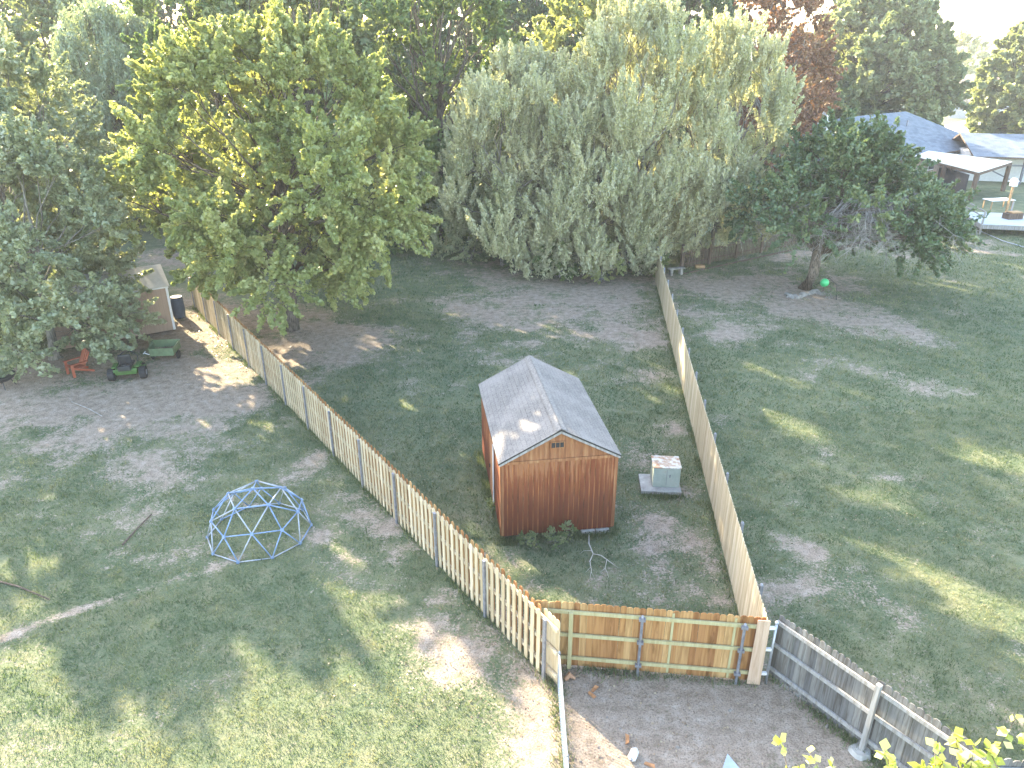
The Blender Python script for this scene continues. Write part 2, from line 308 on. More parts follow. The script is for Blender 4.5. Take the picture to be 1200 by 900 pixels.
def blades():
    L = []
    # density follows distance: (x0,x1,y0,y1,n,h,w)
    for (x0, x1, y0, y1, n, h, w) in [(-14, 14, 7.5, 17, 210000, .055, .018), (-20, 22, 17, 26, 190000, .065, .025), (-26, 30, 26, 38, 130000, .08, .04), (-14, 42, 38, 58, 80000, .09, .06)]:
        X = RNG.uniform(x0, x1, n); Y = RNG.uniform(y0, y1, n)
        keep = RNG.random(n) > soil_at(X, Y)*1.7-.12
        # inside the frame only
        u = X/(Y*cc+13*cs); keep &= (np.abs(u) < .80)
        keep &= ~((X > -.5) & (X < 3.2) & (Y > 17.9+.1*X) & (Y < 23.2))
        X = X[keep]; Y = Y[keep]; n = len(X)
        a = RNG.uniform(0, 2*math.pi, n); hh = h*RNG.uniform(.5, 1.5, n)*(.25+.6*vnoise(X, Y, 3.0)+.95*vnoise(X+7, Y+2, 7.3)); ww = w*RNG.uniform(.6, 1.3, n)
        dx = np.cos(a)*ww/2; dy = np.sin(a)*ww/2; la = RNG.uniform(0, 2*math.pi, n); ln = hh*RNG.uniform(.2, 1.3, n)
        Z = zg(X, Y)-.008
        b0 = np.stack([X-dx, Y-dy, Z], 1); b1 = np.stack([X+dx, Y+dy, Z], 1); t = np.stack([X+np.cos(la)*ln, Y+np.sin(la)*ln, Z+hh], 1)
        tint = np.clip(.42+.5*(vnoise(X, Y, .45)-.5)+.9*(vnoise(X+5, Y, 1.7)-.5)+.7*(vnoise(X+15, Y+3, 4.6)-.5)+RNG.normal(0, .2, n), 0, 1)
        L.append((np.stack([b0, b1, t], 1).reshape(-1, 3), tint))
    for (P0, P1, n) in [((.98, 12.28), (-17.6, 39.2), 16000), ((5.47, 12.36), (8.7, 43), 12000), ((.5, 12.95), (5.4, 12.4), 2500), ((5.78, 12.6), (8.3, 9.0), 2500), ((-.35, 17.6), (2.95, 18.05), 3500), ((-.35, 17.6), (-1.1, 22.8), 3500), ((3.0, 18.0), (2.3, 23.2), 2500), ((4.1, 20.0), (5.5, 20.0), 900), ((1.0, 12.2), (1.0, 8), 1800)]:
        t_ = RNG.random(n); X = P0[0]+(P1[0]-P0[0])*t_+RNG.normal(0, .11, n); Y = P0[1]+(P1[1]-P0[1])*t_+RNG.normal(0, .11, n)
        k_ = RNG.random(n) < vnoise(X, Y, 1.4)*1.3-.15; X = X[k_]; Y = Y[k_]; n = len(X)
        a = RNG.uniform(0, 2*math.pi, n); hh = RNG.uniform(.06, .20, n); ww = RNG.uniform(.008, .02, n)*(1+Y/30); dx = np.cos(a)*ww/2; dy = np.sin(a)*ww/2; la = RNG.uniform(0, 6.3, n); ln = hh*RNG.uniform(.1, .8, n); Z = zg(X, Y)-.008
        L.append((np.stack([np.stack([X-dx, Y-dy, Z], 1), np.stack([X+dx, Y+dy, Z], 1), np.stack([X+np.cos(la)*ln, Y+np.sin(la)*ln, Z+hh], 1)], 1).reshape(-1, 3), np.clip(RNG.normal(.45, .25, n), 0, 1)))
    V = np.concatenate([a for a, _ in L]); T = np.concatenate([b for _, b in L]); F = np.arange(len(V)).reshape(-1, 3)
    m = leafmat('grass_blade', (.07, .12, .055), (.125, .172, .085), (.28, .28, .16), .35, .6, .25, 1.2)
    o = npmesh('grass', V, F, m, attr={'tint': ('FACE', T)})
    tag(o, 'short mown grass tufts covering the lawns', 'grass', kind='stuff')
blades()
def litter():
    n = 9000; c = [(*G(340, 395), 5), (*G(660, 355), 6), (*G(215, 400), 4), (*G(60, 440), 5), (*G(900, 340), 6), (*G(1000, 380), 4), (*G(780, 830), 3.5), (*G(560, 770), 2.5), (*G(980, 560), 6), (*G(820, 620), 3), (*G(640, 560), 6)]
    P = []
    for (x, y, r) in c: P.append(RNG.normal(0, r*.55, (n//len(c), 2))+[x, y])
    P = np.concatenate(P); n = len(P); Z = zg(P[:, 0], P[:, 1])+RNG.uniform(.01, .05, n)
    C = np.column_stack([P, Z]); a = RNG.normal(0, 1, (n, 3)); a[:, 2] *= .35; a /= np.linalg.norm(a, axis=1)[:, None]
    b = np.cross(a, RNG.normal(0, .4, (n, 3))+[0, 0, 1]); b /= np.linalg.norm(b, axis=1)[:, None]
    s = RNG.uniform(.014, .034, n)[:, None]*np.where(P[:, 1:2] > 28, 1.6, 1)
    V = np.stack([C-a*s, C-b*s*.7, C+a*s, C+b*s*.7], 1).reshape(-1, 3); F = np.arange(len(V)).reshape(-1, 4)
    o = npmesh('fallen_leaves', V, F, leafmat('dead_leaf', (.13, .085, .055), (.24, .17, .11), (.38, .31, .21), .1), attr={'tint': ('FACE', RNG.random(n))})
    tag(o, 'dry brown leaves scattered over soil and grass', 'leaves', kind='stuff')
litter()

# ------------------------------------------------------------------ trees
def leaves(name, C, D, size, aspect, mat, parent, tint, droop=.0, up=.5):
    """one diamond-shaped leaf per point; C centres, D leaf axis directions"""
    n = len(C); D = D/np.maximum(np.linalg.norm(D, axis=1), 1e-6)[:, None]
    r = RNG.normal(0, 1, (n, 3)); r[:, 2] += up*2
    S = np.cross(D, r); S /= np.maximum(np.linalg.norm(S, axis=1), 1e-6)[:, None]
    s = (size*RNG.uniform(.6, 1.35, n))[:, None]; w = s*aspect
    V = np.stack([C-D*s*.5, C-S*w*.5+D*s*.05, C+D*s*.5, C+S*w*.5+D*s*.05], 1).reshape(-1, 3)
    F = np.arange(len(V)).reshape(-1, 4)
    return npmesh(name, V, F, mat, parent, {'tint': ('FACE', np.clip(tint, 0, 1))})
def unit(n, rng=RNG):
    a = rng.normal(0, 1, (n, 3)); return a/np.linalg.norm(a, axis=1)[:, None]
def curve(a, b, k, bend, rng):
    a = np.array(a, float); b = np.array(b, float); L = np.linalg.norm(b-a); o = rng.normal(0, bend*L, 3); o[2] = abs(o[2])*.6
    return [a+(b-a)*t+o*math.sin(math.pi*t)+rng.normal(0, .02*L, 3)*(0 < t < 1) for t in np.linspace(0, 1, k)]
def tree(name, x, y, H, Rd, base, mat, bark, label, cat='tree', nleaf=40000, leaf=.16, aspect=.6, lobes=26, sprays=14, style='round', group=None, trunk=.28, seed=1, off=(0, 0), prof='round', stems=1, bare=0, squash=1.0, lobe_r=.30, lean=0):
    rng = np.random.default_rng(seed); root = thing(name, (x, y, 0), 0, label, cat, group)
    ox, oy = off; ch = H-base
    # lobe centres
    LC = []; LR = []
    gold = 2.39996
    for i in range(lobes):
        t = (i+.5)/lobes; t = np.clip(t+rng.normal(0, .03), .04, .97)
        if prof == 'round': w = math.sqrt(max(.02, 1-((t-.36)/.66)**2)) if t > .36 else .74+.72*t
        elif prof == 'low': w = math.sqrt(max(.02, 1-t*t))
        elif prof == 'cone': w = (1-t)**.75*1.1
        else: w = math.sin(math.pi*(.12+.80*t))**.5
        w = min(1, w); q = math.sqrt(rng.uniform(.55, 1)) if i % 4 else rng.uniform(.15, .55)
        a = i*gold+rng.normal(0, .3); lr = Rd*lobe_r*rng.uniform(.75, 1.25)*(1.1-.3*t)
        rr = max(0, Rd*w-lr*.7)*q
        LC.append([ox*min(1, t*1.5+.3)+math.cos(a)*rr, oy*min(1, t*1.5+.3)+math.sin(a)*rr*squash, base+ch*t*(1-.5*lr/ch)+lr*.12]); LR.append(lr)
    LC = np.array(LC); LR = np.array(LR)
    if lean: LC[:, 2] -= lean*np.maximum(0, LC[:, 0]-ox*.5)*np.clip((LC[:, 2]-base)/ch*1.6, 0, 1)
    # wood
    mb = MB(); tops = []
    for sidx in range(stems):
        a = 2*math.pi*sidx/stems+rng.uniform(0, 1); sp = 0 if stems == 1 else Rd*.12
        p0 = np.array([math.cos(a)*sp*.5, math.sin(a)*sp*.5, -.1]); p1 = np.array([ox*.5+math.cos(a)*sp*2.2, oy*.5+math.sin(a)*sp*2.2, base+ch*.45])
        P = curve(p0, p1, 7, .05, rng); rt = trunk/(stems**.5)
        mb.tube(P, [rt*(1.25 if k == 0 else 1-.1*k) for k in range(7)], 9); tops.append((P, rt))
        P2 = curve(p1, p1+np.array([ox*.3, oy*.3, ch*.42]), 5, .06, rng); mb.tube(P2, [rt*.42, rt*.3, rt*.2, rt*.12, rt*.05], 6)
        mb.tube([p0+[0, 0, .35], p0+[.35, .2, -.05]], [rt*.8, rt*.3], 6); mb.tube([p0+[0, 0, .3], p0+[-.3, .25, -.05]], [rt*.8, rt*.3], 6)
    mb.build('trunk', bark, root, smooth=True)
    br = MB()
    for i in range(lobes):
        P, rt = tops[i % stems]; k = 2+int((i/lobes)*4.4); k = min(k, 6); s = P[k]
        C = curve(s, LC[i], 6, .1, rng); r0 = rt*(.5-.03*k)*rng.uniform(.55, .9)
        br.tube(C, [r0, r0*.8, r0*.62, r0*.45, r0*.3, r0*.15], 5)
        for _ in range(4):
            d = unit(1, rng)[0]; d[2] = abs(d[2])*.6; br.tube([C[4], LC[i]+d*LR[i]*.45, LC[i]+d*LR[i]*.95], [r0*.28, r0*.15, .006], 4)
    br.build('branches', bark, root, smooth=True)
    # sprays of leaves round each lobe
    tot = lobes*sprays; per = max(6, int(nleaf/tot)); Cs = []; Ds = []; Ts = []
    cen = np.array([ox, oy, base+ch*.45])
    for i in range(lobes):
        d = unit(sprays, rng); out = LC[i]-cen; out /= max(np.linalg.norm(out), .01)
        d = d+out*.55+np.array([0, 0, .35]); d /= np.linalg.norm(d, axis=1)[:, None]
        st = LC[i]+d*LR[i]*rng.uniform(.15, .75, (sprays, 1))
        if style == 'up': ax = d*.45+np.array([0, 0, 1.0])+rng.normal(0, .18, (sprays, 3)); ln = LR[i]*rng.uniform(.4, .9, sprays); wd = .20
        elif style == 'weep': ax = d*.30+np.array([0, 0, -1.0]); st = st+np.array([0, 0, LR[i]*.5]); ln = LR[i]*rng.uniform(.9, 2.0, sprays); wd = .16
        elif style == 'mass': ax = d+rng.normal(0, .4, (sprays, 3)); ln = LR[i]*rng.uniform(.3, .55, sprays); wd = .42
        else: ax = d+np.array([0, 0, .12])+rng.normal(0, .25, (sprays, 3)); ln = LR[i]*rng.uniform(.45, .9, sprays); wd = .24
        ax /= np.linalg.norm(ax, axis=1)[:, None]
        cnt = (per*rng.uniform(.5, 1.5, sprays)).astype(int); k = np.repeat(np.arange(sprays), cnt); n = len(k)
        t = rng.random(n)**.8; w = (wd*ln[k]*(1.15-.85*t))[:, None]
        jit = rng.normal(0, 1, (n, 3)); jit /= np.maximum(np.linalg.norm(jit, axis=1), .3)[:, None]
        p = st[k]+ax[k]*(ln[k]*t)[:, None]+jit*w*rng.random((n, 1))**.5
        if style == 'weep': p[:, 2] -= 0
        dd = ax[k]*(.9 if style in ('up', 'weep') else .5)+rng.normal(0, .55, (n, 3))
        Cs.append(p); Ds.append(dd); tb = rng.normal(.45, .13); ts = rng.normal(0, .14, sprays)
        Ts.append(tb+ts[k]+rng.normal(0, .16, n))
    C = np.concatenate(Cs); D = np.concatenate(Ds); T = np.concatenate(Ts)
    ok = C[:, 2] > .15; C, D, T = C[ok], D[ok], T[ok]
    leaves('crown', C, D, leaf, aspect, mat, root, T)
    if bare:
        bb = MB()
        for i in range(bare):
            a = rng.uniform(0, 2*math.pi); q = rng.uniform(.35, .95)*Rd
            s = np.array([ox+math.cos(a)*q*.4, oy+math.sin(a)*q*.4, base+ch*.35]); e = np.array([ox+math.cos(a)*q, oy+math.sin(a)*q*squash, max(.4, base-rng.uniform(-.6, .9))])
            P = curve(s, e, 6, .12, rng); r0 = rng.uniform(.02, .045); bb.tube(P, [r0, r0*.85, r0*.7, r0*.5, r0*.35, .006], 4)
            for k in range(2, 6):
                for _ in range(4):
                    d = unit(1, rng)[0]*rng.uniform(.4, 1.1); d[2] -= .25; q2 = P[k]+d; q2[2] = max(.2, q2[2])
                    m_ = (P[k]+q2)/2+rng.normal(0, .08, 3); bb.tube([P[k], m_, q2], [.014, .010, .004], 3)
                    d2 = unit(1, rng)[0]*.4; q3 = m_+d2; q3[2] = max(.2, q3[2]); bb.tube([m_, q3], [.008, .003], 3)
        bb.build('bare_twigs', M['twig'], root)
    return root
BG = 'trees along the back of the yards'
tree('shade_tree', -26.6, 38.2, 12.9, 7.4, 1.5, M['leaf_grey'], M['bark_pale'], 'large grey-green shade tree behind the beige shed at the left edge', nleaf=150000, leaf=.205, aspect=.65, lobes=50, sprays=24, seed=3, prof='round', trunk=.36, off=(1.2, -1.2), lobe_r=.25)
tree('shade_tree', -21.0, 31.5, 9.6, 5.0, .6, M['leaf_grey'], M['bark_pale'], 'smaller grey-green tree whose boughs hang over the front of the beige shed', nleaf=95000, leaf=.19, aspect=.65, lobes=35, sprays=24, seed=4, prof='round', trunk=.22, off=(.6, 0), lobe_r=.27)
tree('maple_tree', -11.19, 35.3, 13.6, 7.4, 3.0, M['leaf_maple'], M['bark'], 'bright yellow-green maple standing just inside the picket fence', nleaf=240000, leaf=.205, aspect=.7, lobes=64, sprays=26, seed=5, trunk=.36, off=(.35, 0), lobe_r=.245)
tree('weeping_tree', -30, 61, 15.8, 6.2, 1.5, M['leaf_weep'], M['bark'], 'weeping grey-green tree with drooping shoots behind the grey-green shade tree', nleaf=90000, leaf=.30, aspect=.34, lobes=50, sprays=26, style='weep', seed=8, trunk=.4)
WG = 'olive willows at the end of the long fence'
tree('willow_tree', .6, 47, 12.4, 6.0, .3, M['leaf_olive'], M['bark_pale'], 'pale olive willow with upright shoots, left of the tallest willow', nleaf=190000, leaf=.20, aspect=.45, lobes=64, sprays=26, style='up', seed=21, trunk=.4, stems=3, group=WG, lobe_r=.31)
tree('willow_tree', 7.3, 48, 14.9, 6.9, .3, M['leaf_olive'], M['bark_pale'], 'tallest pale olive willow at the far end of the right board fence', nleaf=250000, leaf=.20, aspect=.45, lobes=76, sprays=28, style='up', seed=22, trunk=.45, stems=4, group=WG, lobe_r=.30)
tree('willow_tree', 13.3, 50, 14.0, 5.6, 1.2, M['leaf_olive'], M['bark_pale'], 'pale olive willow between the tallest willow and the fruit tree', nleaf=160000, leaf=.20, aspect=.45, lobes=56, sprays=26, style='up', seed=23, trunk=.4, stems=3, group=WG, lobe_r=.32)
tree('willow_tree', 4.2, 46.2, 10.2, 5.2, .3, M['leaf_olive'], M['bark_pale'], 'lower front willow filling the gap between the left and the tallest willow', nleaf=120000, leaf=.20, aspect=.45, lobes=48, sprays=26, style='up', seed=24, trunk=.3, stems=3, group=WG, lobe_r=.32)
tree('fruit_tree', 17.32, 42.35, 9.2, 7.0, 3.5, M['leaf_apple'], M['bark'], 'low spreading dark green fruit tree with bare hanging twigs in a stone ring', nleaf=80000, leaf=.23, aspect=.55, lobes=46, sprays=22, seed=31, trunk=.34, off=(2.6, 0.6), lean=.55, bare=150, prof='low', squash=.8, lobe_r=.25)
tree('leafy_tree', -5.2, 55, 22, 6.2, 1.0, M['leaf_green'], M['bark'], 'tall mid-green tree between the maple and the olive willows', nleaf=110000, leaf=.28, aspect=.7, lobes=64, sprays=20, seed=41, group=BG, trunk=.4, lobe_r=.27)
tree('leafy_tree', 7.0, 66, 20.0, 6.2, 3, M['leaf_maple'], M['bark'], 'vivid green tree showing above the gap left of the tallest willow', nleaf=60000, leaf=.36, aspect=.7, lobes=44, sprays=18, seed=42, group=BG, trunk=.4)
tree('dark_tree', 15.5, 74, 19.5, 5.5, 3, M['leaf_dark'], M['bark'], 'dark green tree showing above the right-hand willow beside the russet tree', nleaf=50000, leaf=.42, aspect=.7, lobes=40, sprays=16, seed=43, group=BG, trunk=.4)
tree('russet_tree', 24, 76, 18.6, 6.6, 3, M['leaf_red'], M['bark_pale'], 'reddish brown half-bare tree behind the right-hand willow', nleaf=42000, leaf=.34, lobes=48, sprays=18, seed=44, trunk=.4, bare=0, lobe_r=.26)
tree('oak_tree', 47.5, 106, 19.4, 11.3, .6, M['leaf_oak'], M['bark'], 'broad rounded oak standing behind the blue-roofed house', nleaf=210000, leaf=.58, aspect=.75, lobes=110, sprays=28, style='mass', seed=45, trunk=.6, lobe_r=.25)
tree('edge_tree', 74, 112, 17.0, 9.5, .3, M['leaf_oak'], M['bark'], 'rounded green tree at the right edge beyond the pale road', nleaf=150000, leaf=.58, aspect=.75, lobes=84, sprays=24, style='mass', seed=46, trunk=.5, lobe_r=.27)
far = [(-57, 72, 20, 8.5, 'grey', 'dense tree in the top left corner of the tree line'), (-44, 78, 21, 8.5, 'oak', 'rounded tree just left of the weeping tree top'), (-33, 86, 22, 8.5, 'green', 'tall tree rising behind the weeping tree'),
       (-21, 70, 20.5, 7.5, 'maple', 'yellow-green tree rising right behind the maple, left of its top'), (-13, 80, 21, 7.5, 'dark', 'dark tree directly above the top of the maple'), (-13.8, 53, 21.5, 6.2, 'oak', 'mid-green tree tucked behind the right shoulder of the maple'),
       (1.5, 80, 20.5, 7, 'dark', 'dark bluish tree in the gap above the left willow'), (-4, 92, 23, 8, 'oak', 'tall pale tree far behind the mid-green tall tree'), (-45, 66, 17, 7, 'oak', 'green tree left of the weeping tree, above the shade tree'), (-50, 56, 18, 8, 'green', 'large tree at the left edge behind the shade tree'),
       (-20, 55, 20.5, 6, 'green', 'dull green tree between the weeping tree and the maple'), (33, 96, 14.5, 6.5, 'red', 'russet tree low between the russet crown and the oak'), (21, 94, 20, 7, 'green', 'green tree far behind the russet tree'), (11, 88, 20.5, 7, 'maple', 'light green tree behind the dark tree over the willows'),
       (-40, 49, 13, 6.5, 'green', 'green tree at the left edge right behind the shade tree crown'),
       (-80, 104, 24.5, 9, 'oak', 'tall far tree above the top left corner tree'),
       (-62, 106, 24.5, 9, 'green', 'tall far green tree left of the weeping tree top'),
       (-46, 108, 24.5, 9, 'dark', 'tall far dark tree over the weeping tree'),
       (-30, 106, 24.5, 9, 'oak', 'tall far tree above the left side of the maple'),
       (-16, 104, 24.5, 9, 'green', 'tall far green tree above the maple top'),
       (0, 108, 24.5, 9, 'dark', 'tall far dark tree above the gap right of the maple'),
       (13, 106, 24.5, 9, 'oak', 'tall far tree over the left willow')]
for i, (x, y, h, r, k, lab) in enumerate(far):
    tree('background_tree', x, y, h, r, .8, M['leaf_'+k], M['bark'], lab+', background', nleaf=48000, leaf=.46, aspect=.7, lobes=52, sprays=15, seed=60+i, group=BG, trunk=.35, lobe_r=.27)
def shrub(x, y, h, r, k, lab, n=9000, leaf=.16, style='up', seed=1, name='shrub', group=None, aspect=.4):
    return tree(name, x, y, h, r, .1, M[k], M['twig'], lab, cat='shrub', nleaf=n, leaf=leaf, aspect=aspect, lobes=12, sprays=14, style=style, seed=seed, trunk=.06, stems=3, prof='round', lobe_r=.38, group=group)
US = 'undergrowth shrubs below the trees'
for i, (px, py, h, r, k, lab) in enumerate([(505, 300, 5.5, 3.2, 'leaf_olive', 'straggly olive shrub left of the willows at the lawn end'), (548, 305, 4.6, 2.8, 'leaf_grey', 'grey-green shrub right beside the left willow'), (590, 312, 3.4, 2.2, 'leaf_dark', 'dark shrub in front of the left willow'),
        (470, 292, 5.0, 3.0, 'leaf_green', 'green shrub behind the right side of the maple'), (425, 290, 5.0, 3.2, 'leaf_dark', 'dark shrub behind the maple crown'), (655, 325, 2.6, 1.9, 'leaf_green', 'round green shrub under the left willow at the soil edge'), (706, 330, 2.4, 1.6, 'leaf_maple', 'yellow-green shrub under the tallest willow'),
        (752, 322, 2.5, 1.6, 'leaf_green', 'green shrub touching the far end of the right board fence'), (806, 306, 3.0, 1.9, 'leaf_olive', 'olive shrub right of the board fence end, before the dark pickets'), (620, 320, 3.0, 1.8, 'leaf_olive', 'small olive shrub between two green ones under the willows'), (865, 262, 4.5, 3.4, 'leaf_dark', 'dark bushy shrub behind the dark picket fence')]):
    X, Y = G(px, py); shrub(X, Y, h, r, k, lab, 11000, .17, 'up' if 'olive' in k else 'round', 100+i, group=US, aspect=.45)

# ------------------------------------------------------------------ fences
def dogear(mb, p, d, n, w, h, t=.018, z0=.03, ear=.035):
    """one dog-ear board: p foot centre, d direction along fence, n face normal"""
    p = Vector((p[0], p[1], 0)); d = Vector((d[0], d[1], 0)); n = Vector((n[0], n[1], 0)); up = Vector((0, 0, 1))
    ti = random.uniform(-.009, .009)
    o = [(-w/2, z0), (w/2, z0), (w/2+ti, h-ear), (w/2-ear+ti, h), (-w/2+ear+ti, h), (-w/2+ti, h-ear)]
    V = [p+d*a+up*z-n*t/2 for a, z in o]+[p+d*a+up*z+n*t/2 for a, z in o]
    mb.add(V, [tuple(reversed(range(6))), tuple(range(6, 12))]+[(i, (i+1) % 6, 6+(i+1) % 6, 6+i) for i in range(6)])
def line(A, B):
    A = np.array(A, float); B = np.array(B, float); L = np.linalg.norm(B-A); d = (B-A)/L; return A, d, np.array([d[1], -d[0]]), L
rr = random.Random(4)
# long spaced-board fence on the left
A, d, n, L = line((0.98, 12.28), (-17.6, 39.2))      # n points to the right of the walking direction: the lawn side
root = thing('picket_fence', (A[0], A[1], 0), 0, 'long pale picket fence with gaps dividing the left yard from the shed lawn', 'fence')
def W(s, off=0): q = d*s+n*off; return (q[0], q[1])
pl = MB(); s = .62
k = 0
while s < L:
    dogear(pl, W(s+rr.uniform(-.008, .008), -.052), d, n, .125, 1.83+rr.uniform(-.02, .02)); s += .235; k += 1
pl.build('boards', M['pine_side'], root)['label'] = 'pale pickets on the left face'
pr = MB(); s = .62+.1175
while s < L:
    dogear(pr, W(s+rr.uniform(-.01, .01), .052), d, n, .14, 1.82+rr.uniform(-.02, .02)); s += .235
pr.build('boards', M['cedar'], root)['label'] = 'reddish boards on the lawn face'
pe = MB()
for i in range(4): dogear(pe, W(.07+i*.143, .06), d, n, .141, 1.84)
pe.build('end_panel', M['pine_pale'], root)['label'] = 'solid end panel of close boards'
for z in (.32, .98, 1.62):
    mb = MB(); a = W(.0, 0); b = W(L, 0); mb.bar((*a, z), (*b, z), .06, .088); mb.build('rail', M['rail_pale'], root)
s = .34; 
while s < L:
    mb = MB(); a = W(s, -.095); mb.box((a[0], a[1], .86), (.05, .085, 1.74), math.atan2(d[1], d[0])+math.pi/2); mb.box((a[0], a[1], 1.74), (.06, .095, .02), math.atan2(d[1], d[0])+math.pi/2)
    mb.build('post', M['galv_dull'], root); s += 2.44
# right board fence
A, d, n, L = line((5.47, 12.36), (8.95, 45.8))
root = thing('board_fence', (A[0], A[1], 0), 0, 'long solid pale board fence on the right side of the shed lawn', 'fence')
pl = MB(); s = .07; i = 0
while s < L:
    dogear(pl, W(s), d, n, .142, 1.85+rr.uniform(-.012, .012)); s += .1435; i += 1
pl.build('boards', M['pine_side'], root)
for z in (.3, .95, 1.60):
    mb = MB(); a = W(0, .04); b = W(L, .04); mb.bar((*a, z), (*b, z), .05, .088); mb.build('rail', M['rail_pale'], root)
s = 1.2
while s < L:
    mb = MB(); a = W(s, .105); mb.box((a[0], a[1], .9), (.07, .07, 1.86), .1); mb.tube([(a[0], a[1], 1.83), (a[0], a[1], 1.87)], [.035, .01], 8); mb.build('post', M['galv_dull'], root); s += 2.44
# cross fence between them
A, d, n, L = line((.52, 12.98), (5.46, 12.42))       # n points to the camera side
root = thing('cedar_fence', (A[0], A[1], 0), 0, 'short orange cedar fence closing the lawn, its green-tinted rails facing the dirt', 'fence')
pl = MB(); s = .07
while s < L:
    dogear(pl, W(s, -.035), d, n, .1425, 1.84+rr.uniform(-.015, .015)); s += .1435
pl.build('boards', M['cedar'], root)
for s in (3.02, 4.35): a = W(s, -.012); mb = MB(); mb.box((a[0], a[1], .92), (.05, .022, 1.7), math.atan2(d[1], d[0])); mb.build('batten', M['treated'], root)
for z in (.30, .97, 1.62):
    mb = MB(); a = W(0.0, .018); b = W(L-.03, .018); mb.bar((*a, z), (*b, z), .04, .088); mb.build('rail', M['treated'], root)
mb = MB(); a = W(.80, .07); mb.box((a[0], a[1], .84), (.088, .06, 1.62), math.atan2(d[1], d[0])); mb.build('upright', M['treated'], root)
for s in (2.35, 4.53):
    a = W(s, .085); mb = MB(); mb.tube([(a[0], a[1], -.05), (a[0], a[1], 1.70)], .032, 12); mb.tube([(a[0], a[1], 1.70), (a[0], a[1], 1.74)], [.038, .015], 12)
    for z in (.30, .97, 1.62): mb.box((a[0], a[1]-.0, z), (.14, .075, .07), math.atan2(d[1], d[0]))
    mb.build('post', M['galv_dull'], root, smooth=False)
mb = MB()
for s in (L-.13, L+.012): dogear(mb, W(s, .075), d, n, .14, 1.85, ear=.01)
mb.build('corner_boards', M['pink_board'], root)
# weathered fence
PX = 'grey weathered privacy fences behind the neighbour yard'
def weathered(P0, P1, label, post_s, split):
    global A, d, n, L
    A, d, n, L = line(P0, P1); root = thing('weathered_fence', (A[0], A[1], 0), 0, label, 'fence', PX)
    pl = MB(); s = .09
    while s < L:
        dogear(pl, W(s, -.035), d, n, .135 if s < split else .15, 1.80+rr.uniform(-.035, .035), ear=.04, z0=.12); s += .142 if s < split else .156
    pl.build('boards', M['weathered'], root)
    mb = MB()
    s = .16
    while s < L: a = W(s, -.058); dogear(mb, a, d, n, .1, .3, z0=.0, ear=.01); s += .15
    mb.build('kick_board', M['weathered'], root)
    for z in (.30, .98, 1.60):
        mb = MB(); a = W(.02, .012); b = W(L, .012); mb.bar((*a, z), (*b, z), .045, .09); mb.build('rail', M['weathered_rail'], root)
    for s in post_s:
        a = W(s, .09); mb = MB(); mb.box((a[0], a[1], .90), (.095, .095, 1.86), math.atan2(d[1], d[0])); mb.build('post', M['weathered_rail'], root)
        mb = MB(); q = random.Random(3)
        ring = [(a[0]+math.cos(t)*(.22+q.uniform(-.04, .05)), a[1]+math.sin(t)*(.2+q.uniform(-.03, .04))) for t in np.linspace(0, 2*math.pi, 14)[:-1]]
        V = [(x, y, -.02) for x, y in ring]+[(a[0]+(x-a[0])*.8, a[1]+(y-a[1])*.8, .07+q.uniform(-.01, .015)) for x, y in ring]; m_ = len(ring)
        mb.add(V, [(i, (i+1) % m_, m_+(i+1) % m_, m_+i) for i in range(m_)]+[tuple(range(m_, 2*m_))]); mb.build('footing', M['concrete'], root)
weathered((5.78, 12.62), (8.30, 9.02), 'weathered grey board fence running from the new corner toward the leafy twigs', (2.38,), 2.3)
weathered((8.34, 8.98), (14.5, 8.6), 'weathered grey fence turning right at the bottom edge of the right yard', (2.4, 4.8), .0)
a = (5.69, 12.40); root = thing('steel_post', (a[0], a[1], 0), 0, 'round galvanised post with cap between the new corner boards and the weathered fence', 'post')
mb = MB(); mb.tube([(0, 0, -.05), (0, 0, 1.72)], .03, 12); mb.build('pole', M['galv'], root, smooth=True)
mb = MB(); mb.tube([(0, 0, 1.72), (0, 0, 1.76), (0, 0, 1.79)], [.04, .04, .015], 12); mb.build('cap', M['galv'], root)
for z in (.3, 1.0, 1.6): mb = MB(); mb.box((-.07, 0, z), (.16, .05, .07)); mb.build('bracket', M['white'], root)
# chain link fence running toward the camera
root = thing('chain_link_fence', (1.02, 12.2, 0), 0, 'low galvanised chain-link fence from the cedar corner to the bottom edge', 'fence')
mb = MB(); mb.tube([(0, 0, 1.12), (-.02, -8.5, 1.12)], .021, 8); mb.build('top_rail', M['galv'], root, smooth=True)
wm = MB(); z0, z1 = .03, 1.1; sp = .075
for k in range(int(8.5/sp)):
    for sg in (1, -1):
        y0 = -k*sp; Hh = z1-z0; y1 = y0-sg*Hh*.9
        a_ = (0, y0, z0); b_ = (0, y1, z1)
        if y1 > 0: t = -y0/(y1-y0); b_ = (0, 0, z0+Hh*t)
        if y1 < -8.5: t = (-8.5-y0)/(y1-y0); b_ = (0, -8.5, z0+Hh*t)
        wm.bar(a_, b_, .008, .008)
wm.build('wire_mesh', M['galv'], root)
for y in (-.05, -2.6, -5.2, -8.3):
    mb = MB(); mb.tube([(.0, y, -.05), (0, y, 1.14)], .026, 9); mb.tube([(0, y, 1.14), (0, y, 1.19)], [.032, .008], 9); mb.build('post', M['galv'], root, smooth=True)
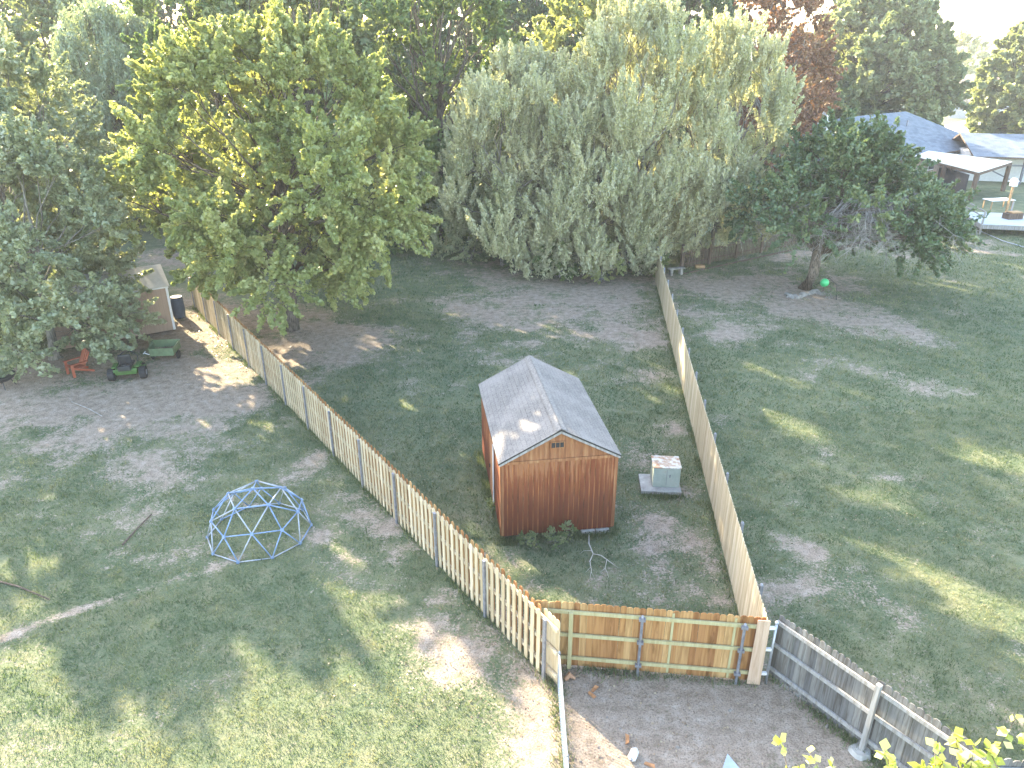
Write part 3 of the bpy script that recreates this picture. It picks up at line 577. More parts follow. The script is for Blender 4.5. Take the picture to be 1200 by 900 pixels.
# dark garden picket fence
P0, P1 = G(796, 316), G(1000, 272); P1 = (P1[0], P1[1])
A, d, n, L = line(P0, P1); root = thing('garden_fence', (A[0], A[1], 0), 0, 'dark old picket fence with taller posts below the right-hand willow', 'fence')
pl = MB(); s = .05
while s < L: dogear(pl, W(s, 0), d, n, .07, 1.15+rr.uniform(-.04, .04), ear=.02); s += .15
pl.build('boards', M['dark_wood'], root)
for z in (.3, .95): mb = MB(); mb.bar((*W(0, -.03), z), (*W(L, -.03), z), .04, .07); mb.build('rail', M['dark_wood'], root)
s = .1
while s < L: a = W(s, .06); mb = MB(); mb.box((a[0], a[1], .8), (.16, .12, 1.7), math.atan2(d[1], d[0])); mb.build('post', M['dark_wood'], root); s += 2.6
mb = MB(); mb.bar((*W(-.5, .9), .03), (*W(L, .9), .03), .10, .08); mb.build('edging', M['dark_wood'], root)

# ------------------------------------------------------------------ the red shed
def face_uv(o, f=1.0):
    me = o.data; uv = me.uv_layers.new(name='UVMap')
    for p in me.polygons:
        nrm = p.normal; up = Vector((0, 0, 1)); a = up.cross(nrm)
        a = Vector((1, 0, 0)) if a.length < .05 else a.normalized(); b = nrm.cross(a)
        for li in p.loop_indices: co = me.vertices[me.loops[li].vertex_index].co; uv.data[li].uv = (co.dot(a)*f, co.dot(b)*f)
SW, SL, SE, SR = 3.29, 5.15, 2.62, 3.50
yaw = R(8.2)
shed = thing('storage_shed', (-.30, 17.68, 0), yaw, 'red-brown wooden storage shed with a grey shingle gable roof on the lawn', 'shed')
def siding(name, P0, P1, z0, ztop, mat, parent, t=.012, w=.152, back=None):
    """grooved vertical siding between two plan points; ztop(s) gives the height"""
    mb = MB(); P0 = Vector((*P0, 0)); P1 = Vector((*P1, 0)); L = (P1-P0).length; dd = (P1-P0)/L; nn = Vector((dd.y, -dd.x, 0)); k = int(L/w)+1; w = L/k
    for i in range(k):
        a, b = i*w+(.015 if back else .005), (i+1)*w-(.015 if back else .005); cuts = [a, b]
        if a < L/2 < b: cuts = [a, L/2, b]
        for q in range(len(cuts)-1):
            s0, s1 = cuts[q], cuts[q+1]; V = []
            for off in (0, t):
                V += [P0+dd*s0+nn*off+Vector((0, 0, z0)), P0+dd*s1+nn*off+Vector((0, 0, z0)), P0+dd*s1+nn*off+Vector((0, 0, ztop(s1))), P0+dd*s0+nn*off+Vector((0, 0, ztop(s0)))]
            mb.add(V, [(3, 2, 1, 0), (4, 5, 6, 7), (0, 1, 5, 4), (1, 2, 6, 5), (2, 3, 7, 6), (3, 0, 4, 7)])
    # sheathing behind
    V = [P0-nn*.03+Vector((0, 0, z0)), P1-nn*.03+Vector((0, 0, z0)), P1-nn*.03+Vector((0, 0, ztop(L))), P0+dd*(L/2)-nn*.03+Vector((0, 0, ztop(L/2))), P0-nn*.03+Vector((0, 0, ztop(0)))]
    V2 = [v+nn*.032 for v in V]
    mb.add(V+V2, [(4, 3, 2, 1, 0), (5, 6, 7, 8, 9)]+[(i, (i+1) % 5, 5+(i+1) % 5, 5+i) for i in range(5)], 1)
    return mb.build(name, [mat, back or mat], parent)
slope = (SR-SE)/(SW/2)
gab = lambda s: SE+slope*min(s, SW-s)-.03
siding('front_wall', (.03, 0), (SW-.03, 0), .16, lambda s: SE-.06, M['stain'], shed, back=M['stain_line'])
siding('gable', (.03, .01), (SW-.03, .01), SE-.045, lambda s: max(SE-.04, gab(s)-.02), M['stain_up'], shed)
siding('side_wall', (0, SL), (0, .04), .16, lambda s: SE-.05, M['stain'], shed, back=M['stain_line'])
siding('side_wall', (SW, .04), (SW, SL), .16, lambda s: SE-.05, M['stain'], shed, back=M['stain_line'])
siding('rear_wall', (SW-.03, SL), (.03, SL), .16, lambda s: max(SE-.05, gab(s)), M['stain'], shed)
mb = MB(); mb.box((SW/2, -.026, SE-.045), (SW+.06, .028, .085)); mb.build('trim', M['stain_up'], shed)
for cx in (.0, SW):
    mb = MB(); mb.box((cx+(.03 if cx == 0 else -.03), -.024, 1.37), (.07, .022, 2.36)); mb.box((cx+(-.024 if cx == 0 else .024), .03, 1.37), (.022, .08, 2.36)); mb.build('corner_trim', M['stain_up'], shed)
def roof(name, x0, x1, y0, y1, ze, zr, th, mat, parent, edge=None):
    xm = (x0+x1)/2; mb = MB()
    P = [(x0, ze), (xm, zr), (x1, ze), (x1, ze-th), (xm, zr-th), (x0, ze-th)]
    V = [(x, y0, z) for x, z in P]+[(x, y1, z) for x, z in P]
    mb.add(V, [(0, 6, 7, 1), (1, 7, 8, 2)], 0)
    mb.add(V, [(3, 9, 10, 4), (4, 10, 11, 5), (2, 8, 9, 3), (5, 11, 6, 0), (0, 1, 4, 5), (1, 2, 3, 4), (6, 11, 10, 7), (7, 10, 9, 8)], 1)
    o = mb.build(name, [mat, edge or mat], parent); face_uv(o); return o
dz = slope*.09
rf = roof('roof', -.09, SW+.09, -.10, SL+.10, SE-dz+.05, SR+.06, .05, M['shingle_tan'], shed, M['black'])
mb = MB()
for sg in (-1, 1):
    p0 = Vector((SW/2, -.085, SR-.02)); p1 = Vector((SW/2+sg*(SW/2+.07), -.085, SE-.06)); mb.bar(p0, p1, .024, .085)
mb.build('rake_board', M['weathered_rail'], shed)
mb = MB(); y = -.10
while y < SL+.05:
    for sg in (-1, 1):
        a = Vector((SW/2, y, SR+.085)); b = Vector((SW/2+sg*.15, y, SR+.085-slope*.15)); mb.bar((a+b)/2+Vector((0, 0, 0)), (a+b)/2+Vector((0, .2, .006)), .155, .006, up=(sg*slope, 0, 1))
    y += .19
cp = mb.build('ridge_cap', simple('ridge_shingle', (.25, .23, .215), .9, var=.2, sc=14), rf)
mb = MB(); mb.box((SW/2-.08, -.03, SE+.44), (.42, .03, .20))
vent = mb.build('vent', M['stain_up'], shed)
mb = MB()
for k_ in range(3): mb.box((SW/2-.08-.12+k_*.12, -.048, SE+.44), (.10, .01, .15))
mb.build('vent_opening', M['glass'], vent)
mb = MB(); mb.box((-.03, 2.0, 1.25), (.03, .9, 1.95)); door = mb.build('door', M['stain_up'], shed)
mb = MB(); mb.box((-.05, 1.5, 1.3), (.03, .09, 2.1)); mb.build('door_trim', M['white'], door)
mb = MB(); mb.box((-.06, 2.35, 1.15), (.03, .03, .12)); mb.build('handle', M['black'], door)
mb = MB()
for xx in (.15, SW/2, SW-.15): mb.box((xx, SL/2, .08), (.1, SL-.1, .14))
mb.build('skid', M['dark_wood'], shed)
for xx in (2.55, 2.98):
    mb = MB(); mb.box((xx, .02, .055), (.39, .18, .15)); blk = mb.build('block', M['concrete'], shed)
    mb = MB()
    for i_ in range(3):
        for j_ in range(2): mb.tube([(xx-.12+i_*.12+(.03 if j_ else 0), -.072, .03+j_*.06), (xx-.12+i_*.12+(.03 if j_ else 0), -.076, .03+j_*.06)], .022, 8)
    mb.build('hole', M['black'], blk)
# weeds and the dead branch in front of the shed
for i, (px, py, h, r, lab) in enumerate([(620, 640, .42, .45, 'leafy green weed spilling out below the left half of the shed front'), (648, 640, .48, .42, 'pale weedy clump at the middle of the shed front'), (664, 634, .6, .36, 'taller weed growing up the shed front right of its middle'), (578, 600, .4, .3, 'sunlit tuft at the left foot of the shed side wall')]):
    X, Y = G(px, py)
    tree('weed_clump', X, Y, h, r, .02, M['weed'], M['twig'], lab, cat='weed', nleaf=2200, leaf=.06, aspect=.5, lobes=9, sprays=8, seed=200+i, trunk=.008, stems=3, group='weeds along the shed front', lobe_r=.4)
mb = MB()
def gp(px, py, z=.04): X, Y = G(px, py); return (X, Y, z)
mb.tube([gp(690, 627), gp(690, 640, .09), gp(695, 651, .06)], [.02, .02, .018], 6)
mb.tube([gp(695, 651, .06), gp(691, 662, .12), gp(693, 670, .05), gp(691, 680, .03)], [.016, .014, .01, .005], 5)
mb.tube([gp(695, 651, .06), gp(704, 656, .15), gp(711, 660, .12), gp(718, 663, .06), gp(725, 667, .03)], [.016, .014, .012, .008, .004], 5)
mb.tube([gp(711, 660, .12), gp(709, 668, .06), gp(712, 673, .03), gp(713, 678, .03)], [.01, .008, .006, .004], 5)
mb.tube([gp(709, 668, .06), gp(703, 672, .04)], [.007, .003], 4); mb.tube([gp(693, 648, .08), gp(684, 648, .08), gp(678, 651, .03)], [.009, .006, .003], 4); mb.tube([gp(692, 667, .07), gp(686, 672, .03)], [.007, .003], 4); mb.tube([gp(693, 672, .05), gp(697, 679, .02)], [.007, .003], 4)
tag(mb.build('fallen_branch', simple('bleached_branch', (.50, .46, .40), .9, var=.15), smooth=True), 'bleached forked branch lying on the lawn before the shed', 'branch')
for lab, pts, r in [('straight dark stick on the grass left of the climbing dome', [(144, 640), (160, 622), (178, 604)], .03), ('long dark curved stick at the left edge above the soil track', [(-12, 680), (22, 689), (58, 704)], .03), ('thin pale branch on the litter near the red chair', [(84, 472), (104, 480), (120, 489)], .025)]:
    mb = MB(); mb.tube([gp(*p, .05) for p in pts], [r, r*.8, r*.6], 6); tag(mb.build('fallen_stick', M['dark_wood'] if 'dark' in lab else M['twig'], smooth=True), lab, 'stick', 'sticks lying in the left yard')

# ------------------------------------------------------------------ utility box on its slab
X, Y = G(773, 570); mb = MB(); mb.box((0, 0, .05), (1.28, 1.05, .12))
o = mb.build('concrete_slab', M['concrete'], bevel=.015); o.location = (X, Y+.05, 0); o.rotation_euler = (0, 0, R(-4)); tag(o, 'grey square concrete slab under the pale green box', 'slab')
def boxm():
    m, nt, b = newmat('pale_green_enamel'); v = objvec(nt); g = N(nt, 'ShaderNodeNewGeometry')
    f = noise(nt, 3.5, 6, v, .65); c = ramp(nt, f, [(.35, (.36, .43, .37)), (.6, (.46, .52, .46)), (.8, (.40, .36, .28))])
    nt.links.new(c, b.inputs['Base Color']); b.inputs['Roughness'].default_value = .6; return m
def rusty():
    m, nt, b = newmat('rusty_lid'); v = objvec(nt); f = noise(nt, 5, 6, v, .65)
    nt.links.new(ramp(nt, f, [(.40, (.62, .62, .58)), (.52, (.45, .33, .24)), (.68, (.30, .13, .06))]), b.inputs['Base Color']); b.inputs['Roughness'].default_value = .8; return m
t = thing('utility_box', (X+.17, Y+.14, .11), R(-4), 'pale green metal utility box with a rusty lid right of the shed', 'utility box')
mb = MB(); mb.box((0, 0, .35), (.86, .74, .70)); mb.build('cabinet', boxm(), t, bevel=.02)
mb = MB(); mb.box((0, 0, .715), (.90, .78, .035)); mb.build('lid', rusty(), t, bevel=.01)
mb = MB(); mb.box((0, -.375, .36), (.012, .01, .56)); mb.build('seam', M['galv_dull'], t)
mb = MB(); mb.box((.1, -.382, .42), (.03, .02, .1)); mb.build('handle', M['galv_dull'], t)

# ------------------------------------------------------------------ climbing dome (2V geodesic)
def dome():
    t = thing('climbing_dome', (-7.42, 18.12, 0), R(12), 'light blue geodesic climbing dome on the left yard', 'climbing dome')
    ph = (1+5**.5)/2; P = []
    for a in (-1, 1):
        for b in (-ph, ph): P += [(0, a, b), (a, b, 0), (b, 0, a)]
    P = [Vector(p).normalized() for p in P]
    q = P[0].rotation_difference(Vector((0, 0, 1)))
    top = max(P, key=lambda p: p.z); rot = top.rotation_difference(Vector((0, 0, 1))); P = [rot @ p for p in P]
    E = [(i, j) for i in range(12) for j in range(i) if (P[i]-P[j]).length < 1.2]
    mid = {}; V = list(P)
    for i, j in E: mid[(i, j)] = len(V); V.append((P[i]+P[j]).normalized())
    edges = set()
    for i, j in E: edges.add((i, mid[(i, j)], 0)); edges.add((j, mid[(i, j)], 0))
    mv = list(mid.values())
    for a in range(len(mv)):
        for b in range(a):
            if (V[mv[a]]-V[mv[b]]).length < .66: edges.add((mv[a], mv[b], 1))
    Rr = 1.47; Hs = 1.0
    def pos(v): return Vector((v.x*Rr, v.y*Rr, max(0, v.z)*Rr*Hs+.03))
    keep = [k for k, v in enumerate(V) if v.z > -.08]
    for a, b, kind in sorted(edges):
        if a in keep and b in keep:
            pa, pb = pos(V[a]), pos(V[b]); mb = MB(); mb.tube([pa, pb], .019, 8)
            mb.build('strut', M['blue_tube'] if kind == 0 or (a+b) % 3 == 0 else M['pale_tube'], t, smooth=True)
    for k in keep:
        p = pos(V[k]); mb = MB(); dd = V[k].normalized()*.03; mb.tube([p-dd, p+dd], .048, 8); mb.build('connector', M['blue_tube'], t)
dome()

# ------------------------------------------------------------------ left yard things
cx_, cy_ = G(147, 446)
t = thing('riding_mower', (cx_, cy_+.45, 0), R(14), 'green and black riding mower on the bare soil between the red chair and the cart', 'mower')
for sg in (-1, 1):
    mb = MB(); mb.tube([(sg*.62-.13, -.3, .27), (sg*.62+.13, -.3, .27)], [.27, .27], 20); w_ = mb.build('wheel', M['rubber'], t, bevel=.03)
    mb = MB(); mb.tube([(sg*.62+sg*.135, -.3, .27), (sg*.62+sg*.10, -.3, .27)], .12, 14); mb.build('rim', M['galv_dull'], w_)
    mb = MB(); mb.tube([(sg*.42-.06, .75, .15), (sg*.42+.06, .75, .15)], .15, 16); mb.build('wheel', M['rubber'], t, bevel=.02)
    mb = MB(); mb.tube([(sg*.36, .05, .5), (sg*.40, .25, .85), (sg*.16, .38, 1.0)], .02, 8); mb.build('lever', M['black'], t)
    mb = MB(); mb.box((sg*.46, -.15, .60), (.2, .55, .06)); mb.build('fender', M['green_paint'], t, bevel=.02)
mb = MB(); mb.box((0, -.28, .42), (.86, .5, .26)); mb.box((0, -.55, .5), (.95, .08, .16)); mb.build('body', M['green_paint'], t, bevel=.04)
mb = MB(); mb.box((0, -.5, .62), (.5, .34, .22)); mb.tube([(0, -.5, .73), (0, -.5, .78)], .13, 12); mb.build('engine', M['black'], t, bevel=.03)
mb = MB(); mb.box((0, .02, .62), (.52, .5, .12)); mb.build('seat', M['black'], t, bevel=.04)
mb = MB(); mb.box((0, -.24, .88), (.50, .12, .5), M=Matrix.Rotation(R(10), 4, 'X')); mb.build('backrest', M['black'], t, bevel=.05)
mb = MB(); mb.box((0, .35, .2), (1.15, .62, .12)); mb.build('mower_deck', M['green_paint'], t, bevel=.04)
cx_, cy_ = G(191, 424)
t = thing('dump_cart', (cx_, cy_+.35, 0), R(6), 'faded green garden dump cart in the shade before the beige shed', 'cart')
mb = MB()
for sg in (-1, 1): mb.bar((sg*.50, -.38, .50), (sg*.58, .42, .55), .03, .30); 
mb.bar((-.52, -.40, .47), (.52, -.40, .47), .03, .32); mb.bar((-.58, .44, .58), (.58, .44, .58), .03, .34); mb.box((0, 0, .36), (1.02, .8, .03)); mb.build('tub', M['cart_green'], t)
mb = MB()
for a_, b_ in (((-.53, -.42), (.53, -.42)), ((-.6, .46), (.6, .46)), ((-.53, -.42), (-.6, .46)), ((.53, -.42), (.6, .46))): mb.bar((*a_, .66 if a_[1] < 0 else .76), (*b_, .66 if b_[1] < 0 else .76), .05, .035)
mb.build('rim_rail', M['cart_green'], t)
mb = MB()
for i in range(40): mb.tube([(random.uniform(-.45, .45), random.uniform(-.32, .35), .39), (random.uniform(-.45, .45), random.uniform(-.32, .35), .48)], .02, 5)
tag(mb.build('twig_load', M['dark_wood']), 'brown twigs lying inside the green dump cart', 'twigs').location = (cx_, cy_+.35, 0)
for sg in (-1, 1):
    mb = MB(); mb.tube([(sg*.55-.05, .05, .2), (sg*.55+.05, .05, .2)], .2, 18); mb.build('wheel', M['rubber'], t, bevel=.02)
mb = MB(); mb.bar((-.4, -.3, .3), (-.75, -.35, .45), .03, .03); mb.bar((-.75, -.5, .48), (-.75, -.2, .48), .03, .03); mb.build('handle', M['white'], t)
# red patio chair
def patio_chair(px, py, rz, label, mat):
    X, Y = G(px, py); t = thing('patio_chair', (X, Y+.3, 0), rz, label, 'chair')
    mb = MB()
    for i in range(5): mb.bar((-.24+i*.12, .22, .36), (-.27+i*.135, .52, 1.02-abs(i-2)*.04), .10, .02, up=(0, 1, 0))
    mb.build('backrest', mat, t)
    mb = MB()
    for i in range(5): mb.box((0, -.28+i*.12, .40-.0-i*.018), (.52, .10, .022))
    mb.build('seat', mat, t)
    for sg in (-1, 1):
        mb = MB(); mb.box((sg*.34, 0, .58), (.13, .72, .025)); mb.build('armrest', mat, t)
        mb = MB(); mb.box((sg*.31, -.30, .28), (.04, .11, .58)); mb.build('leg', mat, t)
        mb = MB(); mb.bar((sg*.29, -.25, .38), (sg*.29, .55, .04), .03, .10); mb.build('leg', mat, t)
patio_chair(88, 441, R(-38), 'red slatted patio chair on the bare soil beneath the grey-green shade tree', M['red_paint'])
# round dark fire bowl, half out of frame
X, Y = G(0, 458); t = thing('fire_bowl', (X-.1, Y+.4, 0), 0, 'dark round fire bowl on legs at the left edge', 'fire bowl')
mb = MB(); mb.tube([(0, 0, .28), (0, 0, .32), (0, 0, .42), (0, 0, .55)], [.15, .35, .5, .56], 24); mb.build('bowl', M['black'], t, smooth=False)
for k_ in range(4):
    a_ = k_*math.pi/2+.7; mb = MB(); mb.bar((math.cos(a_)*.3, math.sin(a_)*.3, .32), (math.cos(a_)*.45, math.sin(a_)*.45, 0), .03, .03); mb.build('leg', M['black'], t)
# beige shed
B0 = np.array([-21.3, 32.25]); B1 = np.array(G(206, 388)); dv = (B1-B0)/np.linalg.norm(B1-B0); LB = float(np.linalg.norm(B1-B0)); yb = math.atan2(dv[1], dv[0])
t = thing('garden_shed', (B0[0], B0[1], 0), yb, 'beige-pink garden shed with white corner trim under the shade tree', 'shed')
mb = MB(); mb.box((LB/2, 1.5, 1.22), (LB, 3.0, 2.24)); mb.build('wall', M['beige'], t)
mb = MB()
for i in range(int(LB/.2)): mb.box((.1+i*.2, -.003, 1.2), (.012, .008, 2.2))
mb.build('siding_groove', simple('groove_beige', (.33, .235, .18), .8, var=.05), t)
for xx, yy in ((LB-.04, -.012), (LB+.012, .05)):
    mb = MB(); mb.box((xx, yy, 1.22), (.10 if yy < 0 else .02, .02 if yy < 0 else .10, 2.24)); mb.build('corner_trim', M['white'], t)
mb = MB(); mb.box((LB/2, -.03, 2.33), (LB+.1, .05, .12)); mb.build('fascia', M['white'], t)
mb = MB(); V = [(-.1, -.12, 2.36), (LB+.1, -.12, 2.36), (LB+.1, 1.5, 3.05), (-.1, 1.5, 3.05), (-.1, 3.12, 2.36), (LB+.1, 3.12, 2.36)]; V += [(a, b, c+.05) for a, b, c in V]
mb.add(V, [(6, 7, 8, 9), (9, 8, 11, 10), (1, 0, 3, 2), (2, 3, 4, 5), (0, 1, 7, 6), (5, 4, 10, 11), (1, 2, 8, 7), (2, 5, 11, 8), (3, 0, 6, 9), (4, 3, 9, 10)])
mb.build('roof', simple('pale_metal_roof', (.50, .47, .43), .5, .1, var=.06), t)
mb = MB(); mb.add([(LB-.001, .02, 2.34), (LB-.001, 1.5, 3.02), (LB-.001, 2.98, 2.34), (LB-.03, .02, 2.34), (LB-.03, 1.5, 3.02), (LB-.03, 2.98, 2.34)], [(0, 2, 1), (3, 4, 5), (0, 1, 4, 3), (1, 2, 5, 4)]); mb.build('gable', M['beige'], t)
X, Y = G(206, 374); t = thing('rain_barrel', (X+.1, Y+.3, 0), 0, 'dark blue barrel standing against the right side of the beige shed', 'barrel')
mb = MB(); mb.tube([(0, 0, 0), (0, 0, .1), (0, 0, .55), (0, 0, 1.0), (0, 0, 1.1)], [.27, .30, .33, .30, .27], 20); mb.build('drum', simple('blue_plastic', (.05, .09, .16), .5, var=.1), t, smooth=True)
mb = MB(); mb.tube([(0, 0, 1.1), (0, 0, 1.14)], .29, 20); mb.build('lid', M['black'], t)

# ------------------------------------------------------------------ dirt strip litter
X, Y = G(742, 888); t = thing('plastic_jug', (X, Y, .10), R(-28), 'white plastic jug lying on the dirt at the bottom edge', 'jug')
mb = MB(); mb.tube([(0, -.13, 0), (0, -.10, 0), (0, .08, 0), (0, .13, 0), (0, .15, 0)], [.06, .085, .085, .045, .03], 14); mb.build('body', M['white'], t, smooth=True)
mb = MB(); mb.tube([(0, -.13, 0), (0, -.17, 0)], .028, 10); mb.build('cap', M['galv_dull'], t)
X, Y = G(853, 893); mb = MB(); mb.add([(-.2, -.25, .02), (.22, -.25, .02), (.02, .14, .05), (-.2, -.25, .035), (.22, -.25, .035), (.02, .14, .065)], [(2, 1, 0), (3, 4, 5), (0, 1, 4, 3), (1, 2, 5, 4), (2, 0, 3, 5)])
o = mb.build('plastic_sheet', simple('pale_blue_plastic', (.34, .41, .50), .5, var=.08)); o.location = (X, Y, 0); tag(o, 'pale blue plastic scrap pointing up from the bottom edge', 'scrap')
for i in range(30):
    q = random.Random(300+i)
    px, py = (q.uniform(670, 980), q.uniform(800, 895)) if i < 20 else (q.uniform(780, 850), q.uniform(600, 700))
    X, Y = G(px, py); s_ = q.uniform(.015, .035) if i > 3 else q.uniform(.045, .06); mb = MB(); ring = []
    V = []; nn_ = 7
    for L_ in range(3):
        for k_ in range(nn_): a_ = 2*math.pi*k_/nn_; r_ = s_*(1, .9, .45)[L_]*q.uniform(.75, 1.2); V.append((math.cos(a_)*r_, math.sin(a_)*r_*.8, s_*(-.2, .35, .7)[L_]))
    F_ = [(L_*nn_+k_, L_*nn_+(k_+1) % nn_, (L_+1)*nn_+(k_+1) % nn_, (L_+1)*nn_+k_) for L_ in range(2) for k_ in range(nn_)]+[tuple(range(2*nn_, 3*nn_))]
    mb.add(V, F_); o = mb.build('stone', M['pebble']); o.location = (X, Y, 0); o.rotation_euler = (0, 0, q.uniform(0, 6))
    where = 'pale pebble on the dirt in front of the cedar fence' if i < 20 else 'pale pebble on the bare patches beside the right board fence'
    tag(o, where, 'stone', 'pebbles on the dirt strip' if i < 20 else 'pebbles beside the board fence')
X, Y = G(657, 795); mb = MB(); mb.tube([(0, 0, .02), (.1, .05, .12), (.22, .02, .03)], [.05, .07, .03], 6); o = mb.build('clay_lump', simple('orange_clay', (.42, .24, .15), .9, var=.2)); o.location = (X+.1, Y-.05, 0); tag(o, 'orange clay lump at the foot of the chain-link corner', 'clay')
for i, (px, py) in enumerate([(735, 868), (762, 898), (697, 808), (693, 815)]):
    X, Y = G(px, py); mb = MB(); mb.add([(-.05, -.1, .0), (.03, -.08, .02), (.05, .1, .012), (-.02, .13, .03)], [(0, 1, 2, 3)]); mb.add([(-.05, -.1, -.02), (.03, -.08, .0), (.05, .1, -.008), (-.02, .13, .01)], [(3, 2, 1, 0)])
    o = mb.build('bark_chip', simple('orange_bark', (.46, .22, .10), .85, var=.2)); o.location = (X, Y, .03); o.rotation_euler = (0, 0, i*1.3)
    tag(o, ['long orange bark chip just above the white jug', 'orange bark chip right of the white jug at the bottom edge', 'small orange chip near the left steel post', 'orange chip lying nearest the chain-link fence'][i], 'bark chip', 'orange chips on the dirt')

# ------------------------------------------------------------------ stone ring at the fruit tree
q = random.Random(9)
def stone(px, py, s_, lab, grp, dz=0):
    X, Y = G(px, py); V = []; nn_ = 8; mb = MB()
    for L_ in range(4):
        for k_ in range(nn_): a_ = 2*math.pi*k_/nn_; r_ = s_*(.95, 1.0, .85, .4)[L_]*q.uniform(.8, 1.15); V.append((math.cos(a_)*r_, math.sin(a_)*r_*.8, s_*(-.1, .3, .6, .8)[L_]))
    mb.add(V, [(L_*nn_+k_, L_*nn_+(k_+1) % nn_, (L_+1)*nn_+(k_+1) % nn_, (L_+1)*nn_+k_) for L_ in range(3) for k_ in range(nn_)]+[tuple(range(3*nn_, 4*nn_))])
    o = mb.build('ring_stone', M['rock']); o.location = (X, Y, dz); o.rotation_euler = (0, 0, q.uniform(0, 6)); tag(o, lab, 'stone', grp)
for i in range(15):
    stone(922+i*3.1, 346+3*math.sin(i*.45)+q.uniform(-1, 1), q.uniform(.16, .26), 'pale stone in the low ring round the foot of the fruit tree', 'stones ringing the fruit tree')
X, Y = G(964, 344); mb = MB(); mb.tube([(0, 0, 0), (0, 0, .45)], .03, 6); t = thing('gazing_ball', (X, Y, 0), 0, 'bright green ball on a short stand beside the stone ring', 'garden ball'); mb.build('stand', M['dark_wood'], t)
mb = MB(); mb.tube([(0, 0, .40+.25-.25*math.cos(a_)) for a_ in np.linspace(0.05, math.pi-.05, 9)], [.25*math.sin(a_) for a_ in np.linspace(0.05, math.pi-.05, 9)], 16); mb.build('ball', M['bgreen'], t, smooth=True)
X, Y = G(972, 350); shrub(X, Y, .7, .45, 'leaf_apple', 'small dark plant beside the green garden ball', 900, .07, 'round', 401, name='garden_plant')
mb = MB(); pts = [G(955, 336), G(970, 336), G(979, 344), G(980, 352)]; mb.tube([(pts[0][0], pts[0][1], .1), (pts[1][0], pts[1][1], .55), (pts[2][0], pts[2][1], .5), (pts[3][0], pts[3][1], 0)], .02, 6); tag(mb.build('metal_hoop', M['black'], smooth=True), 'thin dark metal hoop arching over the plant by the ring', 'hoop')
X, Y = G(786, 322); t = thing('stone_bench', (X+.3, Y, 0), R(20), 'small pale stone bench at the far end of the right board fence', 'bench')
mb = MB(); mb.box((0, 0, .42), (1.1, .35, .08)); mb.build('seat', M['rock'], t, bevel=.01)
for sg in (-1, 1): mb = MB(); mb.box((sg*.35, 0, .19), (.15, .28, .38)); mb.build('leg', M['rock'], t)
X, Y = G(820, 314); mb = MB(); mb.box((0, 0, .1), (.6, .3, .2)); o = mb.build('wood_block', M['tan_wood'], bevel=.02); o.location = (X, Y, 0); tag(o, 'brown wooden block on the ground before the dark pickets', 'block')

# ------------------------------------------------------------------ neighbour's house and patio
def hip(name, P, ze, zr, inset, mat, parent, th=.18, ov=.5):
    """P: four plan corners (front-left, front-right, back-right, back-left), long axis front-left to front-right"""
    P = [Vector((*p, 0)) for p in P]; ax = (P[1]-P[0]).normalized(); ay = (P[3]-P[0]).normalized()
    C = [P[0]-ax*ov-ay*ov, P[1]+ax*ov-ay*ov, P[2]+ax*ov+ay*ov, P[3]-ax*ov+ay*ov]
    m0 = (C[0]+C[3])/2+ax*inset; m1 = (C[1]+C[2])/2-ax*inset
    V = [c+Vector((0, 0, ze)) for c in C]+[m0+Vector((0, 0, zr)), m1+Vector((0, 0, zr))]+[c+Vector((0, 0, ze-th)) for c in C]
    mb = MB(); mb.add(V, [(0, 1, 5, 4), (1, 2, 5), (2, 3, 4, 5), (3, 0, 4)], 0); mb.add(V, [(0, 6, 7, 1), (1, 7, 8, 2), (2, 8, 9, 3), (3, 9, 6, 0), (6, 9, 8, 7)], 1)
    o = mb.build(name, [mat, M['dark_wood']], parent); face_uv(o); return o
E0 = Vector((33.5, 73.2)); E1 = Vector((54.2, 89.3)); ax = (E1-E0).normalized(); ay = Vector((-ax.y, ax.x)); hd = 13.0
P = [E0, E1, E1+ay*hd, E0+ay*hd]
t = thing('ranch_house', (E0.x, E0.y, 0), 0, 'single-storey house with a blue-grey hipped shingle roof beyond the fruit tree', 'house')
loc = [p-E0 for p in P]; LH = (E1-E0).length
rfh = hip('roof', loc, 2.75, 6.3, 6.8, M['shingle_blue'], t)
mb = MB(); c = (loc[0]+loc[2])/2; mb.box((c.x, c.y, 1.3), (LH-.6, hd-.6, 2.6), math.atan2(ax.y, ax.x)); mb.build('wall', simple('house_brick', (.34, .27, .23), .9, var=.2, sc=3), t)
for s_ in (4, 9, 15, 20):
    p = ax*s_+ay*.28; mb = MB(); mb.box((p.x, p.y, 1.5), (1.3, .08, 1.2), math.atan2(ax.y, ax.x)); wn = mb.build('window', M['white'], t)
    p = ax*s_+ay*.22; mb = MB(); mb.box((p.x, p.y, 1.5), (1.1, .06, 1.0), math.atan2(ax.y, ax.x)); mb.build('pane', M['glass'], wn)
p = ax*3.2+ay*6.6; mb = MB(); mb.box((p.x, p.y, 5.6), (.9, .9, 2.8), math.atan2(ax.y, ax.x)); ch_ = mb.build('chimney', M['white'], rfh)
for s_, d_ in ((12, 5), (16, 4.2)): p = ax*s_+ay*d_; mb = MB(); mb.tube([(p.x, p.y, 4.4), (p.x, p.y, 5.7)], .1, 8); mb.build('roof_vent', M['galv_dull'], rfh)
p = ax*(LH-1.2)-ay*.35; 
